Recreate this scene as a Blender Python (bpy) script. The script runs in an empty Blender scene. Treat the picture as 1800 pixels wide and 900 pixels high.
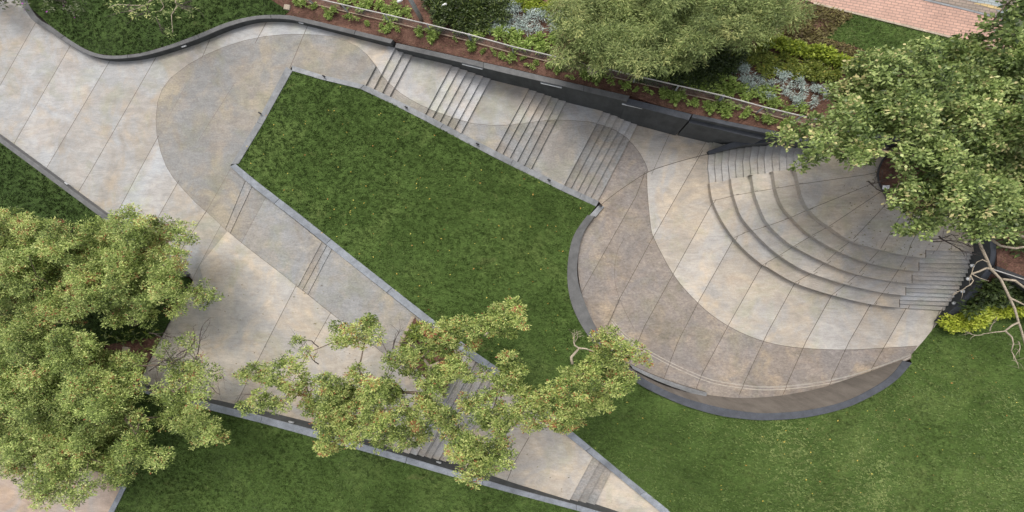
import bpy, math, random
import numpy as np
from mathutils import Vector, Matrix, Euler
from mathutils.geometry import delaunay_2d_cdt
R = math.radians
random.seed(7)
rng = np.random.default_rng(11)
C = bpy.context.scene.collection
scene = bpy.context.scene

# ------------------------------------------------------------------ camera
H, F = 28.0, 812.0
cam_d = bpy.data.cameras.new('camera')
cam = bpy.data.objects.new('camera', cam_d); C.objects.link(cam)
cam.location = (0, 0, H)
cam.rotation_euler = (R(1.4), R(6.0), 0)
cam_d.sensor_width = 36.0
cam_d.lens = 36.0 * F / 1800.0
cam_d.clip_start = 0.1; cam_d.clip_end = 1000
scene.camera = cam
ROT = Euler((R(1.4), R(6.0), 0)).to_matrix()
ROTI = ROT.inverted()

# ------------------------------------------------------------------ light
world = bpy.data.worlds.new("World"); scene.world = world
world.use_nodes = True
wn = world.node_tree
sky = wn.nodes.new('ShaderNodeTexSky')
sky.sky_type = 'NISHITA'; sky.sun_disc = False
SUN_EL, SUN_AZ = R(60), R(-10)          # azimuth measured clockwise from +Y (top of the picture)
sky.sun_elevation = SUN_EL; sky.sun_rotation = SUN_AZ
sky.air_density = 1.0; sky.dust_density = 3.0; sky.ozone_density = 1.0
bg = wn.nodes['Background']; bg.inputs['Strength'].default_value = 0.15
# thin high cloud: most of the blue washed out of the sky
bw = wn.nodes.new('ShaderNodeRGBToBW'); wn.links.new(sky.outputs[0], bw.inputs[0])
cl = wn.nodes.new('ShaderNodeMix'); cl.data_type = 'RGBA'; cl.blend_type = 'MULTIPLY'; cl.inputs['Factor'].default_value = 1
wn.links.new(bw.outputs[0], cl.inputs[6]); cl.inputs[7].default_value = (1.04, 1.0, .95, 1)
mxs = wn.nodes.new('ShaderNodeMix'); mxs.data_type = 'RGBA'; mxs.inputs['Factor'].default_value = .8
wn.links.new(sky.outputs[0], mxs.inputs[6]); wn.links.new(cl.outputs[2], mxs.inputs[7])
wn.links.new(mxs.outputs[2], bg.inputs['Color'])
sd = bpy.data.lights.new('sun', 'SUN'); sd.energy = 0.8; sd.angle = R(24); sd.color = (1.0, 0.93, 0.83)
so = bpy.data.objects.new('sun', sd); C.objects.link(so)
sv = Vector((math.sin(SUN_AZ)*math.cos(SUN_EL), math.cos(SUN_AZ)*math.cos(SUN_EL), math.sin(SUN_EL)))
so.rotation_euler = sv.to_track_quat('Z', 'Y').to_euler(); so.location = sv*60
scene.view_settings.view_transform = 'Standard'
scene.view_settings.look = 'None'
scene.view_settings.gamma = 1
scene.view_settings.exposure = 1.06
scene.view_settings.use_curve_mapping = False

# ------------------------------------------------------------------ helpers
def U(px, py, z=0.0):
    d = ROT @ Vector(((px-900)/F, -(py-450)/F, -1.0))
    t = (z-H)/d.z
    return Vector((d.x*t, d.y*t, z))
def PX(v):
    q = ROTI @ Vector((v[0], v[1], v[2]-H))
    return (900 + F*q.x/-q.z, 450 - F*q.y/-q.z)
def tag(o, label=None, cat=None, group=None, kind=None):
    if label: o['label'] = label
    if cat: o['category'] = cat
    if group: o['group'] = group
    if kind: o['kind'] = kind
    return o
def empty(name, loc=(0,0,0)):
    o = bpy.data.objects.new(name, None); C.objects.link(o); o.location = loc; o.empty_display_size = .3
    return o
def mesh(name, verts, faces, mats, parent=None, fm=None, tint=None, smooth=False, off=None):
    me = bpy.data.meshes.new(name)
    me.from_pydata([tuple(v) for v in verts], [], faces)
    for m in (mats if isinstance(mats, (list, tuple)) else [mats]): me.materials.append(m)
    if fm is not None: me.polygons.foreach_set('material_index', np.array(fm, dtype=np.int32))
    if tint is not None:
        a = me.attributes.new('tint', 'FLOAT', 'FACE'); a.data.foreach_set('value', np.array(tint, dtype=np.float32))
    if smooth: me.polygons.foreach_set('use_smooth', np.ones(len(me.polygons), dtype=bool))
    me.update()
    o = bpy.data.objects.new(name, me); C.objects.link(o)
    if parent is not None:
        o.parent = parent
        o.matrix_parent_inverse = Matrix.Translation(-Vector(parent.location))
        o.matrix_parent_inverse = Matrix.Identity(4)
        if off is None: me.transform(Matrix.Translation(-Vector(parent.location)))
    return o
class MB:
    def __init__(s): s.v=[]; s.f=[]; s.m=[]
    def add(s, vs, fs, mi=0):
        b=len(s.v); s.v += [Vector(v) for v in vs]; s.f += [tuple(b+i for i in f) for f in fs]; s.m += [mi]*len(fs)
    def box(s, c, size, rot=None, mi=0):
        hx,hy,hz=[a/2 for a in size]
        vs=[Vector((x,y,z)) for z in (-hz,hz) for y in (-hy,hy) for x in (-hx,hx)]
        if rot is not None: vs=[rot@v for v in vs]
        vs=[v+Vector(c) for v in vs]
        s.add(vs,[(0,2,3,1),(4,5,7,6),(0,1,5,4),(1,3,7,5),(3,2,6,7),(2,0,4,6)],mi)
    def tube(s, pts, rads, n=7, mi=0):
        pts=[Vector(p) for p in pts]; b=len(s.v)
        for i,p in enumerate(pts):
            d=(pts[min(i+1,len(pts)-1)]-pts[max(i-1,0)])
            if d.length<1e-6: d=Vector((0,0,1))
            d.normalize()
            a=d.orthogonal().normalized() if abs(d.z)<.95 else Vector((1,0,0))
            a=(a-d*a.dot(d)).normalized(); e=d.cross(a)
            r=rads[i] if hasattr(rads,'__len__') else rads
            for k in range(n):
                t=2*math.pi*k/n; s.v.append(p+a*(r*math.cos(t))+e*(r*math.sin(t)))
        for i in range(len(pts)-1):
            for k in range(n):
                k2=(k+1)%n
                s.f.append((b+i*n+k,b+i*n+k2,b+(i+1)*n+k2,b+(i+1)*n+k)); s.m.append(mi)
        s.f.append(tuple(b+k for k in range(n))[::-1]); s.m.append(mi)
        s.f.append(tuple(b+(len(pts)-1)*n+k for k in range(n))); s.m.append(mi)
    def build(s, name, mats, parent=None, smooth=False):
        return mesh(name, s.v, s.f, mats, parent, s.m, smooth=smooth)
def inside(p, poly):
    x,y=p[0],p[1]; r=False; n=len(poly); j=n-1
    for i in range(n):
        xi,yi=poly[i][0],poly[i][1]; xj,yj=poly[j][0],poly[j][1]
        if (yi>y)!=(yj>y) and x < (xj-xi)*(y-yi)/(yj-yi)+xi: r=not r
        j=i
    return r
def smooth_line(pts, n=4):
    """Catmull-Rom through points of any dimension"""
    out=[]; P=[np.array(p,dtype=float) for p in pts]
    for i in range(len(P)-1):
        p0=P[max(i-1,0)];p1=P[i];p2=P[i+1];p3=P[min(i+2,len(P)-1)]
        for k in range(n):
            t=k/n
            out.append(0.5*((2*p1)+(-p0+p2)*t+(2*p0-5*p1+4*p2-p3)*t*t+(-p0+3*p1-3*p2+p3)*t**3))
    out.append(P[-1])
    return [tuple(o) for o in out]
def idw(ctrl, p=3.0):
    A=np.array(ctrl,dtype=float)
    def f(x,y):
        d=np.hypot(A[:,0]-x,A[:,1]-y)+2.0
        w=d**-p
        return float((w*A[:,2]).sum()/w.sum())
    return f

# ------------------------------------------------------------------ materials
def mat(name):
    m=bpy.data.materials.new(name); m.use_nodes=True
    nt=m.node_tree; b=nt.nodes['Principled BSDF']
    return m,nt,b
def N(nt,t,**kw):
    n=nt.nodes.new(t)
    for k,v in kw.items(): setattr(n,k,v)
    return n
def noise(nt,scale,detail=4,rough=.55,vec=None,dist=0.0):
    n=N(nt,'ShaderNodeTexNoise'); n.inputs['Scale'].default_value=scale; n.inputs['Detail'].default_value=detail
    n.inputs['Roughness'].default_value=rough; n.inputs['Distortion'].default_value=dist
    if vec is not None: nt.links.new(vec,n.inputs['Vector'])
    return n.outputs['Fac']
def ramp(nt,fac,stops):
    r=N(nt,'ShaderNodeValToRGB'); nt.links.new(fac,r.inputs[0])
    e=r.color_ramp.elements
    while len(e)>1: e.remove(e[-1])
    e[0].position=stops[0][0]; e[0].color=tuple(stops[0][1])+(1,) if hasattr(stops[0][1],'__len__') else (stops[0][1],)*3+(1,)
    for p,c in stops[1:]:
        k=e.new(p); k.color=tuple(c)+(1,) if hasattr(c,'__len__') else (c,)*3+(1,)
    return r.outputs['Color']
def mix(nt,fac,a,b,mode='MIX'):
    n=N(nt,'ShaderNodeMix',data_type='RGBA',blend_type=mode)
    if isinstance(fac,(int,float)): n.inputs['Factor'].default_value=fac
    else: nt.links.new(fac,n.inputs['Factor'])
    for s,i in ((a,6),(b,7)):
        if hasattr(s,'__len__'): n.inputs[i].default_value=tuple(s)+(1,)
        else: nt.links.new(s,n.inputs[i])
    return n.outputs[2]
def coord(nt,scale=(1,1,1),rot=(0,0,0)):
    g=N(nt,'ShaderNodeNewGeometry'); mp=N(nt,'ShaderNodeMapping')
    mp.inputs['Scale'].default_value=scale; mp.inputs['Rotation'].default_value=rot
    nt.links.new(g.outputs['Position'],mp.inputs['Vector']); return mp.outputs[0]
def bump(nt,b,h,strength=.3,dist=.02):
    n=N(nt,'ShaderNodeBump'); n.inputs['Strength'].default_value=strength; n.inputs['Distance'].default_value=dist
    nt.links.new(h,n.inputs['Height']); nt.links.new(n.outputs[0],b.inputs['Normal'])
def attr(nt,name='tint'):
    a=N(nt,'ShaderNodeAttribute'); a.attribute_name=name; return a.outputs['Fac']

def concrete(name, lo, hi, warm, cool, grain, fine=14.0):
    m,nt,b=mat(name)
    c=coord(nt,(.8,1.15,1),(0,0,.5))
    big=noise(nt,.22,6,.62,c,.6); med=noise(nt,1.3,5,.65,c,.5)
    base=ramp(nt,big,[(.36,lo),(.64,hi)])
    w=ramp(nt,noise(nt,.35,5,.6,coord(nt,(1,1.3,1),(0,0,1.1)),1.2),[(.47,0.0),(.66,1.0)])
    base=mix(nt,w,base,warm)
    cl=ramp(nt,noise(nt,.31,5,.62,coord(nt,(1.2,.9,1),(.0,.0,2.3)),1.0),[(.45,0.0),(.60,.9)])
    base=mix(nt,cl,base,cool)
    gr=ramp(nt,noise(nt,.42,4,.6,coord(nt,(1,1,1),(0,0,4)),.8),[(.52,0.0),(.68,.45)])
    base=mix(nt,gr,base,(lo[0]*.97,lo[1]*1.06,lo[2]*.84))
    pk=ramp(nt,noise(nt,.55,4,.6,coord(nt,(1,1.2,1),(0,0,5.2)),.9),[(.56,0.0),(.70,.5)])
    base=mix(nt,pk,base,(hi[0]*.98,hi[1]*.91,hi[2]*.86))
    sp=ramp(nt,noise(nt,2.6,5,.75,coord(nt,(1,1,1),(0,0,6)),.3),[(.66,1.0),(.80,.80)])
    base=mix(nt,1.0,base,sp,'MULTIPLY')
    mm=ramp(nt,med,[(.32,.88),(.68,1.10)])
    base=mix(nt,1.0,base,mm,'MULTIPLY')
    st=ramp(nt,noise(nt,1.6,6,.75,coord(nt,(.5,1.9,1),(0,0,.3)),1.8),[(.35,.86),(.65,1.09)])
    base=mix(nt,1.0,base,st,'MULTIPLY')
    fn=noise(nt,fine,3,.8,c)
    ff=ramp(nt,fn,[(.3,1-grain),(.7,1+grain)])
    base=mix(nt,1.0,base,ff,'MULTIPLY')
    tn=ramp(nt,attr(nt),[(0,(.885,.865,.835)),(.5,(.98,.965,.945)),(1,(1.06,1.065,1.075))])
    base=mix(nt,1.0,base,tn,'MULTIPLY')
    nt.links.new(base,b.inputs['Base Color'])
    b.inputs['Roughness'].default_value=.85; b.inputs['Specular IOR Level'].default_value=.25
    bump(nt,b,fn,.35,.015)
    return m
M={}
M['light']=concrete('light_concrete',(.285,.272,.258),(.375,.368,.362),(.375,.335,.285),(.335,.35,.368),.11)
M['warm']=concrete('warm_concrete',(.355,.325,.29),(.465,.43,.385),(.50,.43,.345),(.375,.37,.365),.11)
M['warmdark']=concrete('brown_aggregate',(.205,.18,.162),(.285,.255,.232),(.33,.275,.215),(.22,.205,.20),.26,8.0)
M['pink']=concrete('pinkish_concrete',(.32,.26,.225),(.40,.335,.295),(.42,.33,.26),(.33,.31,.30),.10)
M['dark']=concrete('exposed_aggregate',(.215,.203,.19),(.295,.28,.262),(.325,.295,.24),(.24,.248,.258),.20,10.0)
M['lightstep']=concrete('step_concrete',(.34,.328,.315),(.42,.41,.40),(.43,.39,.345),(.37,.38,.395),.16)
M['darkstep']=concrete('dark_step_concrete',(.205,.193,.182),(.275,.26,.245),(.29,.26,.22),(.225,.235,.245),.24,9.0)
def flat(name,col,var=.2,rough=.8,scale=3.0,grain=.12,metal=0.0):
    m,nt,b=mat(name); c=coord(nt)
    v=ramp(nt,noise(nt,scale,5,.65,c,.4),[(.3,1-var),(.7,1+var)])
    g=ramp(nt,noise(nt,18,3,.7,c),[(.3,1-grain),(.7,1+grain)])
    k=mix(nt,1.0,mix(nt,1.0,tuple(col),v,'MULTIPLY'),g,'MULTIPLY')
    oi=N(nt,'ShaderNodeObjectInfo'); k=mix(nt,1.0,k,ramp(nt,oi.outputs['Random'],[(0,.88),(1,1.12)]),'MULTIPLY')
    sk=ramp(nt,noise(nt,2.2,4,.7,coord(nt,(1,1,.12))),[(.35,.82),(.6,1.08)]); k=mix(nt,1.0,k,sk,'MULTIPLY')
    nt.links.new(k,b.inputs['Base Color']); b.inputs['Roughness'].default_value=rough; b.inputs['Metallic'].default_value=metal
    b.inputs['Specular IOR Level'].default_value=.3
    bump(nt,b,noise(nt,12,3,.6,c),.15,.01)
    return m
M['joint']=flat('joint_sealant_edge_shade',(.10,.08,.065),.3)  # also colours the painted shade strips at the seat ends
M['lip']=flat('nosing_highlight_pale_edging',(.37,.34,.30),.15)  # nosing highlight painted as a pale colour; also on one planter edging
M['face']=flat('dark_wall_render',(.055,.059,.061),.25,.8,1.0)
M['brownface']=flat('brown_wall_render',(.135,.12,.106),.18,.85,.8)
M['cope']=flat('dark_grey_coping',(.105,.107,.110),.16,.7,1.2)
M['bluecope']=flat('blue_grey_coping',(.20,.22,.25),.22,.7,1.3,.18)
M['kerb']=flat('grey_kerb_stone',(.20,.21,.222),.2,.75,1.6,.15)
M['ringcope']=flat('slate_coping',(.058,.064,.077),.2,.7,1.0,.15)
M['metal']=flat('galvanised_metal',(.36,.38,.40),.12,.5,4,.05,.1)
M['pale']=flat('pale_painted_rail',(.46,.45,.43),.12,.5,4,.05)
M['tan']=flat('tan_bottom_rail',(.36,.29,.22),.2,.8)
M['wire']=flat('fence_wire',(.22,.21,.20),.1,.6)
M['stone']=flat('buff_stone',(.34,.29,.23),.25,.9,5,.2)
M['black']=flat('black_metal',(.03,.03,.033),.1,.5)
M['white']=flat('white_enamel',(.75,.76,.78),.05,.4)
M['glass']=flat('frosted_lens',(.62,.64,.66),.05,.3)
M['bark']=flat('tree_bark',(.135,.105,.080),.35,.95,6,.3)
M['palebark']=flat('pale_peeling_bark',(.31,.265,.205),.3,.9,6,.3)
M['twig']=flat('dry_twig',(.075,.06,.055),.3,.95)

def soil_mat():
    m,nt,b=mat('bark_mulch_soil'); c=coord(nt,(1,1.4,1),(0,0,.3))
    k=ramp(nt,noise(nt,1.1,6,.7,c,.4),[(.35,(.075,.042,.032)),(.5,(.12,.066,.050)),(.68,(.19,.11,.082))])
    g=ramp(nt,noise(nt,9,4,.8,c),[(.3,.55),(.7,1.4)])
    nt.links.new(mix(nt,1.0,k,g,'MULTIPLY'),b.inputs['Base Color']); b.inputs['Roughness'].default_value=.95
    b.inputs['Specular IOR Level'].default_value=.1
    bump(nt,b,noise(nt,6,5,.7,c),.8,.08); return m
M['soil']=soil_mat()
def lawn_mat(name,a,bcol,c3):
    m,nt,b=mat(name); c=coord(nt,(1,1,1),(0,0,-.25))
    k=ramp(nt,noise(nt,.28,6,.62,c,.8),[(.32,a),(.52,bcol),(.72,c3)])
    s=ramp(nt,noise(nt,2.2,6,.72,coord(nt,(.6,2.1,1),(0,0,.25)),.6),[(.3,.78),(.7,1.22)])
    f=ramp(nt,noise(nt,11,4,.8,coord(nt,(.6,1.5,1),(0,0,.1))),[(.3,.62),(.7,1.4)])
    dr=ramp(nt,noise(nt,.75,4,.7,coord(nt,(1,1.5,1),(0,0,2)),.7),[(.62,0.0),(.76,.45)]); k=mix(nt,dr,k,(.155,.150,.065))
    nt.links.new(mix(nt,1.0,mix(nt,1.0,k,s,'MULTIPLY'),f,'MULTIPLY'),b.inputs['Base Color'])
    b.inputs['Roughness'].default_value=.9; b.inputs['Specular IOR Level'].default_value=.1
    bump(nt,b,noise(nt,2.4,6,.75,coord(nt,(.8,1.6,1),(0,0,.25))),.9,.16); return m
M['lawn']=lawn_mat('mown_lawn',(.044,.074,.018),(.062,.102,.026),(.096,.138,.040))
M['lawndark']=lawn_mat('dark_green_lawn',(.034,.060,.016),(.044,.074,.020),(.058,.090,.026))  # darker green mix than the mown lawn
def leaf_mat(name, stops, rough=.5, trans=.25):
    m,nt,b=mat(name)
    k=ramp(nt,attr(nt),stops)
    c=coord(nt); v=ramp(nt,noise(nt,.7,3,.5,c),[(.3,.8),(.7,1.2)])
    k=mix(nt,1.0,k,v,'MULTIPLY')
    nt.links.new(k,b.inputs['Base Color']); b.inputs['Roughness'].default_value=rough; b.inputs['Specular IOR Level'].default_value=.35
    t=N(nt,'ShaderNodeBsdfTranslucent'); nt.links.new(k,t.inputs['Color'])
    ms=N(nt,'ShaderNodeMixShader'); ms.inputs[0].default_value=trans
    nt.links.new(b.outputs[0],ms.inputs[1]); nt.links.new(t.outputs[0],ms.inputs[2])
    nt.links.new(ms.outputs[0],nt.nodes['Material Output'].inputs['Surface']); return m
M['blade']=leaf_mat('grass_blade',[(0,(.044,.074,.017)),(.5,(.080,.132,.033)),(.9,(.140,.205,.058)),(1,(.23,.28,.10))],.6,.2)
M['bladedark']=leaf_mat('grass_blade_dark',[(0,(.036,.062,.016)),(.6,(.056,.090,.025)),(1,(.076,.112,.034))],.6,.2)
M['leafA']=leaf_mat('olive_leaf',[(0,(.055,.082,.018)),(.3,(.15,.215,.05)),(.6,(.35,.44,.125)),(.85,(.58,.65,.24)),(.97,(.72,.76,.33)),(.985,(.42,.34,.08)),(.993,(.30,.15,.07)),(1,(.33,.12,.06))],.5,.35)
M['leafB']=leaf_mat('yellow_olive_leaf',[(0,(.05,.078,.016)),(.3,(.14,.205,.045)),(.6,(.35,.43,.12)),(.95,(.66,.69,.27)),(.97,(.50,.38,.08)),(.985,(.34,.15,.07)),(1,(.38,.14,.07))],.5,.35)
M['leafC']=leaf_mat('broad_green_leaf',[(0,(.045,.075,.02)),(.35,(.13,.19,.05)),(.7,(.29,.375,.12)),(.95,(.52,.59,.24)),(1,(.60,.54,.26))],.42,.3)
M['leafD']=leaf_mat('feathery_leaf',[(0,(.07,.10,.03)),(.5,(.22,.285,.095)),(.85,(.42,.48,.19)),(1,(.50,.52,.20))],.6,.35)
M['silver']=leaf_mat('silver_leaf',[(0,(.20,.26,.24)),(.5,(.40,.48,.45)),(1,(.60,.68,.64))],.6,.15)
M['young']=leaf_mat('fresh_leaf',[(0,(.12,.18,.035)),(.5,(.25,.35,.08)),(1,(.42,.52,.16))],.5,.3)
M['dkshrub']=leaf_mat('dark_shrub_leaf',[(0,(.025,.042,.012)),(.6,(.060,.092,.024)),(1,(.13,.165,.04))],.45,.2)
M['mid']=leaf_mat('olive_shrub_leaf',[(0,(.09,.12,.02)),(.6,(.20,.25,.045)),(.92,(.34,.35,.07)),(1,(.40,.31,.06))],.5,.25)
M['yel']=leaf_mat('yellow_green_leaf',[(0,(.16,.22,.025)),(.5,(.36,.44,.05)),(1,(.58,.62,.10))],.5,.3)
M['strap']=leaf_mat('strap_leaf',[(0,(.07,.11,.02)),(.7,(.17,.23,.04)),(1,(.30,.31,.06))],.45,.2)
M['vine']=leaf_mat('brown_vine_leaf',[(0,(.07,.045,.02)),(.5,(.13,.11,.035)),(1,(.22,.20,.07))],.6,.2)
M['purple']=leaf_mat('purple_flower',[(0,(.045,.065,.03)),(.55,(.12,.15,.07)),(.8,(.20,.22,.13)),(.86,(.28,.04,.28)),(1,(.40,.07,.42))],.5,.3)
M['fallen']=leaf_mat('fallen_leaf',[(0,(.55,.50,.12)),(.6,(.60,.42,.08)),(1,(.45,.16,.06))],.6,.1)

def brick_mat(name,c1,c2,mort):
    m,nt,b=mat(name)
    br=N(nt,'ShaderNodeTexBrick'); nt.links.new(coord(nt,(1,1,1),(0,0,.26)),br.inputs['Vector'])
    br.inputs['Scale'].default_value=1.0; br.inputs['Brick Width'].default_value=.36; br.inputs['Row Height'].default_value=.16
    br.inputs['Mortar Size'].default_value=.018; br.inputs['Color1'].default_value=c1+(1,); br.inputs['Color2'].default_value=c2+(1,); br.inputs['Mortar'].default_value=mort+(1,)
    v=ramp(nt,noise(nt,.6,4,.6,coord(nt)),[(.3,.85),(.7,1.15)])
    nt.links.new(mix(nt,1.0,br.outputs['Color'],v,'MULTIPLY'),b.inputs['Base Color']); b.inputs['Roughness'].default_value=.85
    bump(nt,b,br.outputs['Fac'],-.3,.01)
    return m
M['brick']=brick_mat('red_paver',(.50,.31,.245),(.41,.26,.21),(.24,.17,.14))
M['greypaver']=brick_mat('taupe_paver',(.28,.22,.18),(.23,.19,.16),(.14,.12,.10))
M['bluepaver']=brick_mat('blue_paver',(.24,.29,.32),(.28,.31,.31),(.16,.17,.17))
M['yelpaver']=brick_mat('yellow_paver',(.50,.38,.18),(.44,.33,.16),(.22,.18,.12))

# ------------------------------------------------------------------ far ground
g=40
mesh('ground',[(-220,-220,-4.6),(220,-220,-4.6),(220,220,-4.6),(-220,220,-4.6)],[(0,1,2,3)],M['soil'])['kind']='structure'

# ------------------------------------------------------------------ paving, one planar layout cut by joints, nosings and colour lines
c2=lambda x,y:(450+x/3,y/3); c3=lambda x,y:(900+x/3,y/3); c7=lambda x,y:(900+x/3,300+y/3); c8=lambda x,y:(1350+x/3,300+y/3)
RZ=.15
Fl=[]  # upper walk nosings (px top end, px bottom end)
tb=[[(690,238),(735,250),(780,268),(825,283)],[(1036,335),(1076,350),(1119,362),(1160,380),(1201,393),(1241,405)]]
bb=[[(580,445),(622,465),(665,490),(705,507)],[(893,600),(930,620),(970,640),(1008,660),(1045,680),(1083,700)]]
F1=[(c2(*a),c2(*b)) for a,b in zip(tb[0],bb[0])]
F2=[(c2(*a),c2(*b)) for a,b in zip(tb[1],bb[1])]
t3=[c3(95,458),c3(135,470),c3(175,487),c3(213,497),c3(252,508),c3(291,520)]
b3=[(872,263),(884.5,269),(897,276),(909.5,283),(922,289.5),(934,296)]
F3=list(zip(t3,b3))
t4=[c3(488,573),c3(525,587),c3(563,602),c3(600,615),c3(636,627),c3(672,635)]
b4=[(992,325),(1003.5,331),(1015,337),(1026.5,342.5),(1038,348),(1051,353)]
F4=list(zip(t4,b4))
lines_px=[('F1',l) for l in F1]+[('F2',l) for l in F2]+[('F3',l) for l in F3]+[('F4',l) for l in F4]
def side(p,a,b):  # >0 right of line going top->bottom
    return (b[0]-a[0])*(p[1]-a[1])-(b[1]-a[1])*(p[0]-a[0])
def lev_px(p): return sum(1 for _,(a,b) in lines_px if side(p,a,b)<0)
def zU(p): return -RZ*lev_px(p)
ext=lambda a,b,k0,k1:((a[0]+(a[0]-b[0])*k0,a[1]+(a[1]-b[1])*k0),(b[0]+(b[0]-a[0])*k1,b[1]+(b[1]-a[1])*k1))
UL=[]      # world nosing lines of the upper walk
for i,(nm,(a,b)) in enumerate(lines_px):
    a2,b2=ext(a,b,.06,.06); z=-RZ*i
    UL.append((nm,U(*a2,z),U(*b2,z)))
def sidew(p,a,b): return (b[0]-a[0])*(p[1]-a[1])-(b[1]-a[1])*(p[0]-a[0])
tpx=lambda x,y:.877*x+.48*y
# lower path nosings
nd=(.479,-.878)
def down(x,y,L,k=.06): a=(x+nd[0]*L,y+nd[1]*L); return ext(a,(x,y),k,k)
RL=[]
for i,(x,y) in enumerate([(723,790),(735,795),(747,799),(759,804),(771,809),(783,813),(795,817)]):
    a,b=down(x,y,206+ i*2); z=-.77-RZ*i; RL.append(('G1',U(*a,z),U(*b,z)))
for i,(a,b) in enumerate([((1040,807),(1002,878)),((1052,815),(1015,883)),((1063,821),(1028,888)),((1075,829),(1042,895))]):
    a,b=ext(a,b,.1,.12); z=-.77-RZ*(7+i); RL.append(('G2',U(*a,z),U(*b,z)))
# band steps (shallow)
BL=[]
for i,(a,b) in enumerate([((427,327),(397,400)),((440,333),(405,408))]):
    a,b=ext(a,b,.12,.03); BL.append(('S1',U(*a,-.04*i),U(*b,-.04*i)))
for i,(a,b) in enumerate([((565,425),(525,500)),((573.5,431),(532,508)),((582,438),(540,518))]):
    a,b=ext(a,b,.12,.03); BL.append(('S2',U(*a,-.2-.05*i),U(*b,-.2-.05*i)))
def zramp(w):
    p=PX((w[0],w[1],-.4)); t=tpx(*p); return -max(0,min(1,(t-500)/513))*.77
def zP_px(x,y):
    t=tpx(x,y)
    z=-max(0,min(1,(t-500)/513))*.77
    if t>1013: z-=RZ*min(7,(t-1013)/12.5)
    if t>1312: z-=RZ*min(4,1+(t-1312)/12)
    return z

# outline (px) with heights
o1=[(-160,-130),(20,-130),(48,14),(86,52),(130,83),(165,100),(200,104),(250,99),(300,86),(350,69),(400,49),(450,36),(500,35),(533,41),(600,57),(660,72),(688,79)]
OUT=[U(x,y,0) for x,y in o1]
for x,y in [(697,82),(735,96),(795,110),(864,133),(930,150),(997,171),(1063,189),(1124,210),(1180,225),(1247,240),(1300,250)]:
    OUT.append(U(x,y,zU((x,y+6))))
OUT+= [U(1275,262,-3.3),U(1250,268,-3.3)]
TL=[(1246.7,272),(1259,270),(1272,267),(1284,265),(1297.5,262.7),(1311,260.7),(1323,259),(1337,257),(1349,256),(1362.5,255.5),(1376,254),(1390,253),(1403,253),(1417,253),(1431,253)]
BLk=[(1247.5,320),(1259,318.5),(1271,317.5),(1283,314.5),(1295,312.5),(1308,311.7),(1321,307.8),(1333.5,306.3),(1346,305),(1360,301.7),(1372,299.5),(1385,298),(1398,295.5),(1411,294),(1424,292)]
for j,(x,y) in enumerate(TL): OUT.append(U(x,y-3,-3.3+RZ*(j+1)))
ZL=-1.05
for x,y in [(1500,236),(1600,244),(1670,280),(1706,330),(1722,380),(1722,420),(1720,440)]: OUT.append(U(x,y,ZL))
RR=[(1663,546),(1675,538),(1678,530),(1682,523),(1690,517),(1691,509),(1695,502),(1700,494),(1702,487),(1703,480),(1703,472),(1704,463),(1705,456),(1707,449),(1709,442)]
LR=[(1582,541),(1582,534),(1582,527),(1593,520),(1593,513),(1593,506),(1604,499),(1604,491.5),(1604,484),(1616,477),(1616,469.5),(1616,462),(1628,454),(1628,447),(1628,440)]
for j in range(14,-1,-1): OUT.append(U(RR[j][0]+6,RR[j][1]+1,-3.3+RZ*(j+1)))
OUT+=[U(1655,560,-3.3),U(1650,567,-3.3),U(1600,630,-3.3)]
ledge_out=[(1587,632),(1533,653),(1483,672),(1417,688),(1350,697),(1267,697),(1240,693),(1167,669),(1110,642),(1080,615),(1050,580),(1028,533),(1017,487),(1017,443),(1027,407),(1045,380),(1060,362)]
OUT+=[U(x,y+ (3 if y>600 else 0),-3.3) for x,y in smooth_line(ledge_out,3)]
kerb_walk=[(1053,353),(992,325),(933,296.5),(872,265),(811,234),(748,200.5),(685,169.5),(643,149),(567,132),(513,115)]
for i,(x,y) in enumerate(kerb_walk): OUT.append(U(x,y+1.5,zU((x+3,y)) if 0<i<7 else (-3.3 if i==0 else 0)))
OUT+=[U(451,217,0),U(405,291,0)]
for x,y in [(444,328),(520,388),(600,452),(680,515),(762,580),(820,622),(884,666),(940,712),(1000,768),(1060,816),(1100,850),(1162,900),(1260,980)]: OUT.append(U(x,y,zP_px(x,y)))
for x,y in [(1100,930),(1010,884),(900,852),(797,822),(670,785),(540,748),(473,732),(367,700),(300,682),(240,669)]: OUT.append(U(x,y+4,zP_px(x,y)-.0))
for x,y in [(248,662),(300,560),(338,493),(324,476),(193,380),(80,296),(-160,116)]: OUT.append(U(x,y,0))
OUT2=[(v.x,v.y) for v in OUT]

# colour line of the exposed aggregate band
SCp=[(1140,303),(1135,288),(1125,270),(1113,254),(1100,241),(1080,228),(1060,220),(1035,214),(1010,212),(980,211),(950,213),(920,217),(890,220),(860,220),(830,217),(795,207),(760,194),(740,185),(720,174),(703,163),(685,148),(672,133),(660,115),(645,96),(630,83),(610,73),(585,65),(560,61.5),(530,60),(500,60.5),(465,64),(430,71),(395,82),(360,97),(330,114),(300,137),(285,157),(277,180),(274,210),(276,238),(283,268),(292,292),(305,313),(325,336),(345,357),(365,374),(383,390),(400,406),(420,423),(440,439),(470,462),(500,485),(522,503),(545,521),(580,549),(620,580),(660,610),(697,640),(740,676),(775,704)]
SC=[U(x,y,zU((x,y)) if x>650 and y<330 else zP_px(x,y)) for x,y in SCp]
DK1=SC+[U(835,640,-.9),U(770,566,-.5),U(600,440,-.3),U(400,282,0),U(451,190,0)]
DK1=[(v.x,v.y) for v in SC]+[(lambda v:(v.x,v.y))(U(x,y,z)) for x,y,z in [(840,690,-.9),(800,590,-.6),(600,420,-.3),(470,290,0),(520,150,0),(640,162,0),(748,215,-.7),(872,280,-1.6),(992,345,-2.5),(1053,372,-3.3)]]
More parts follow.
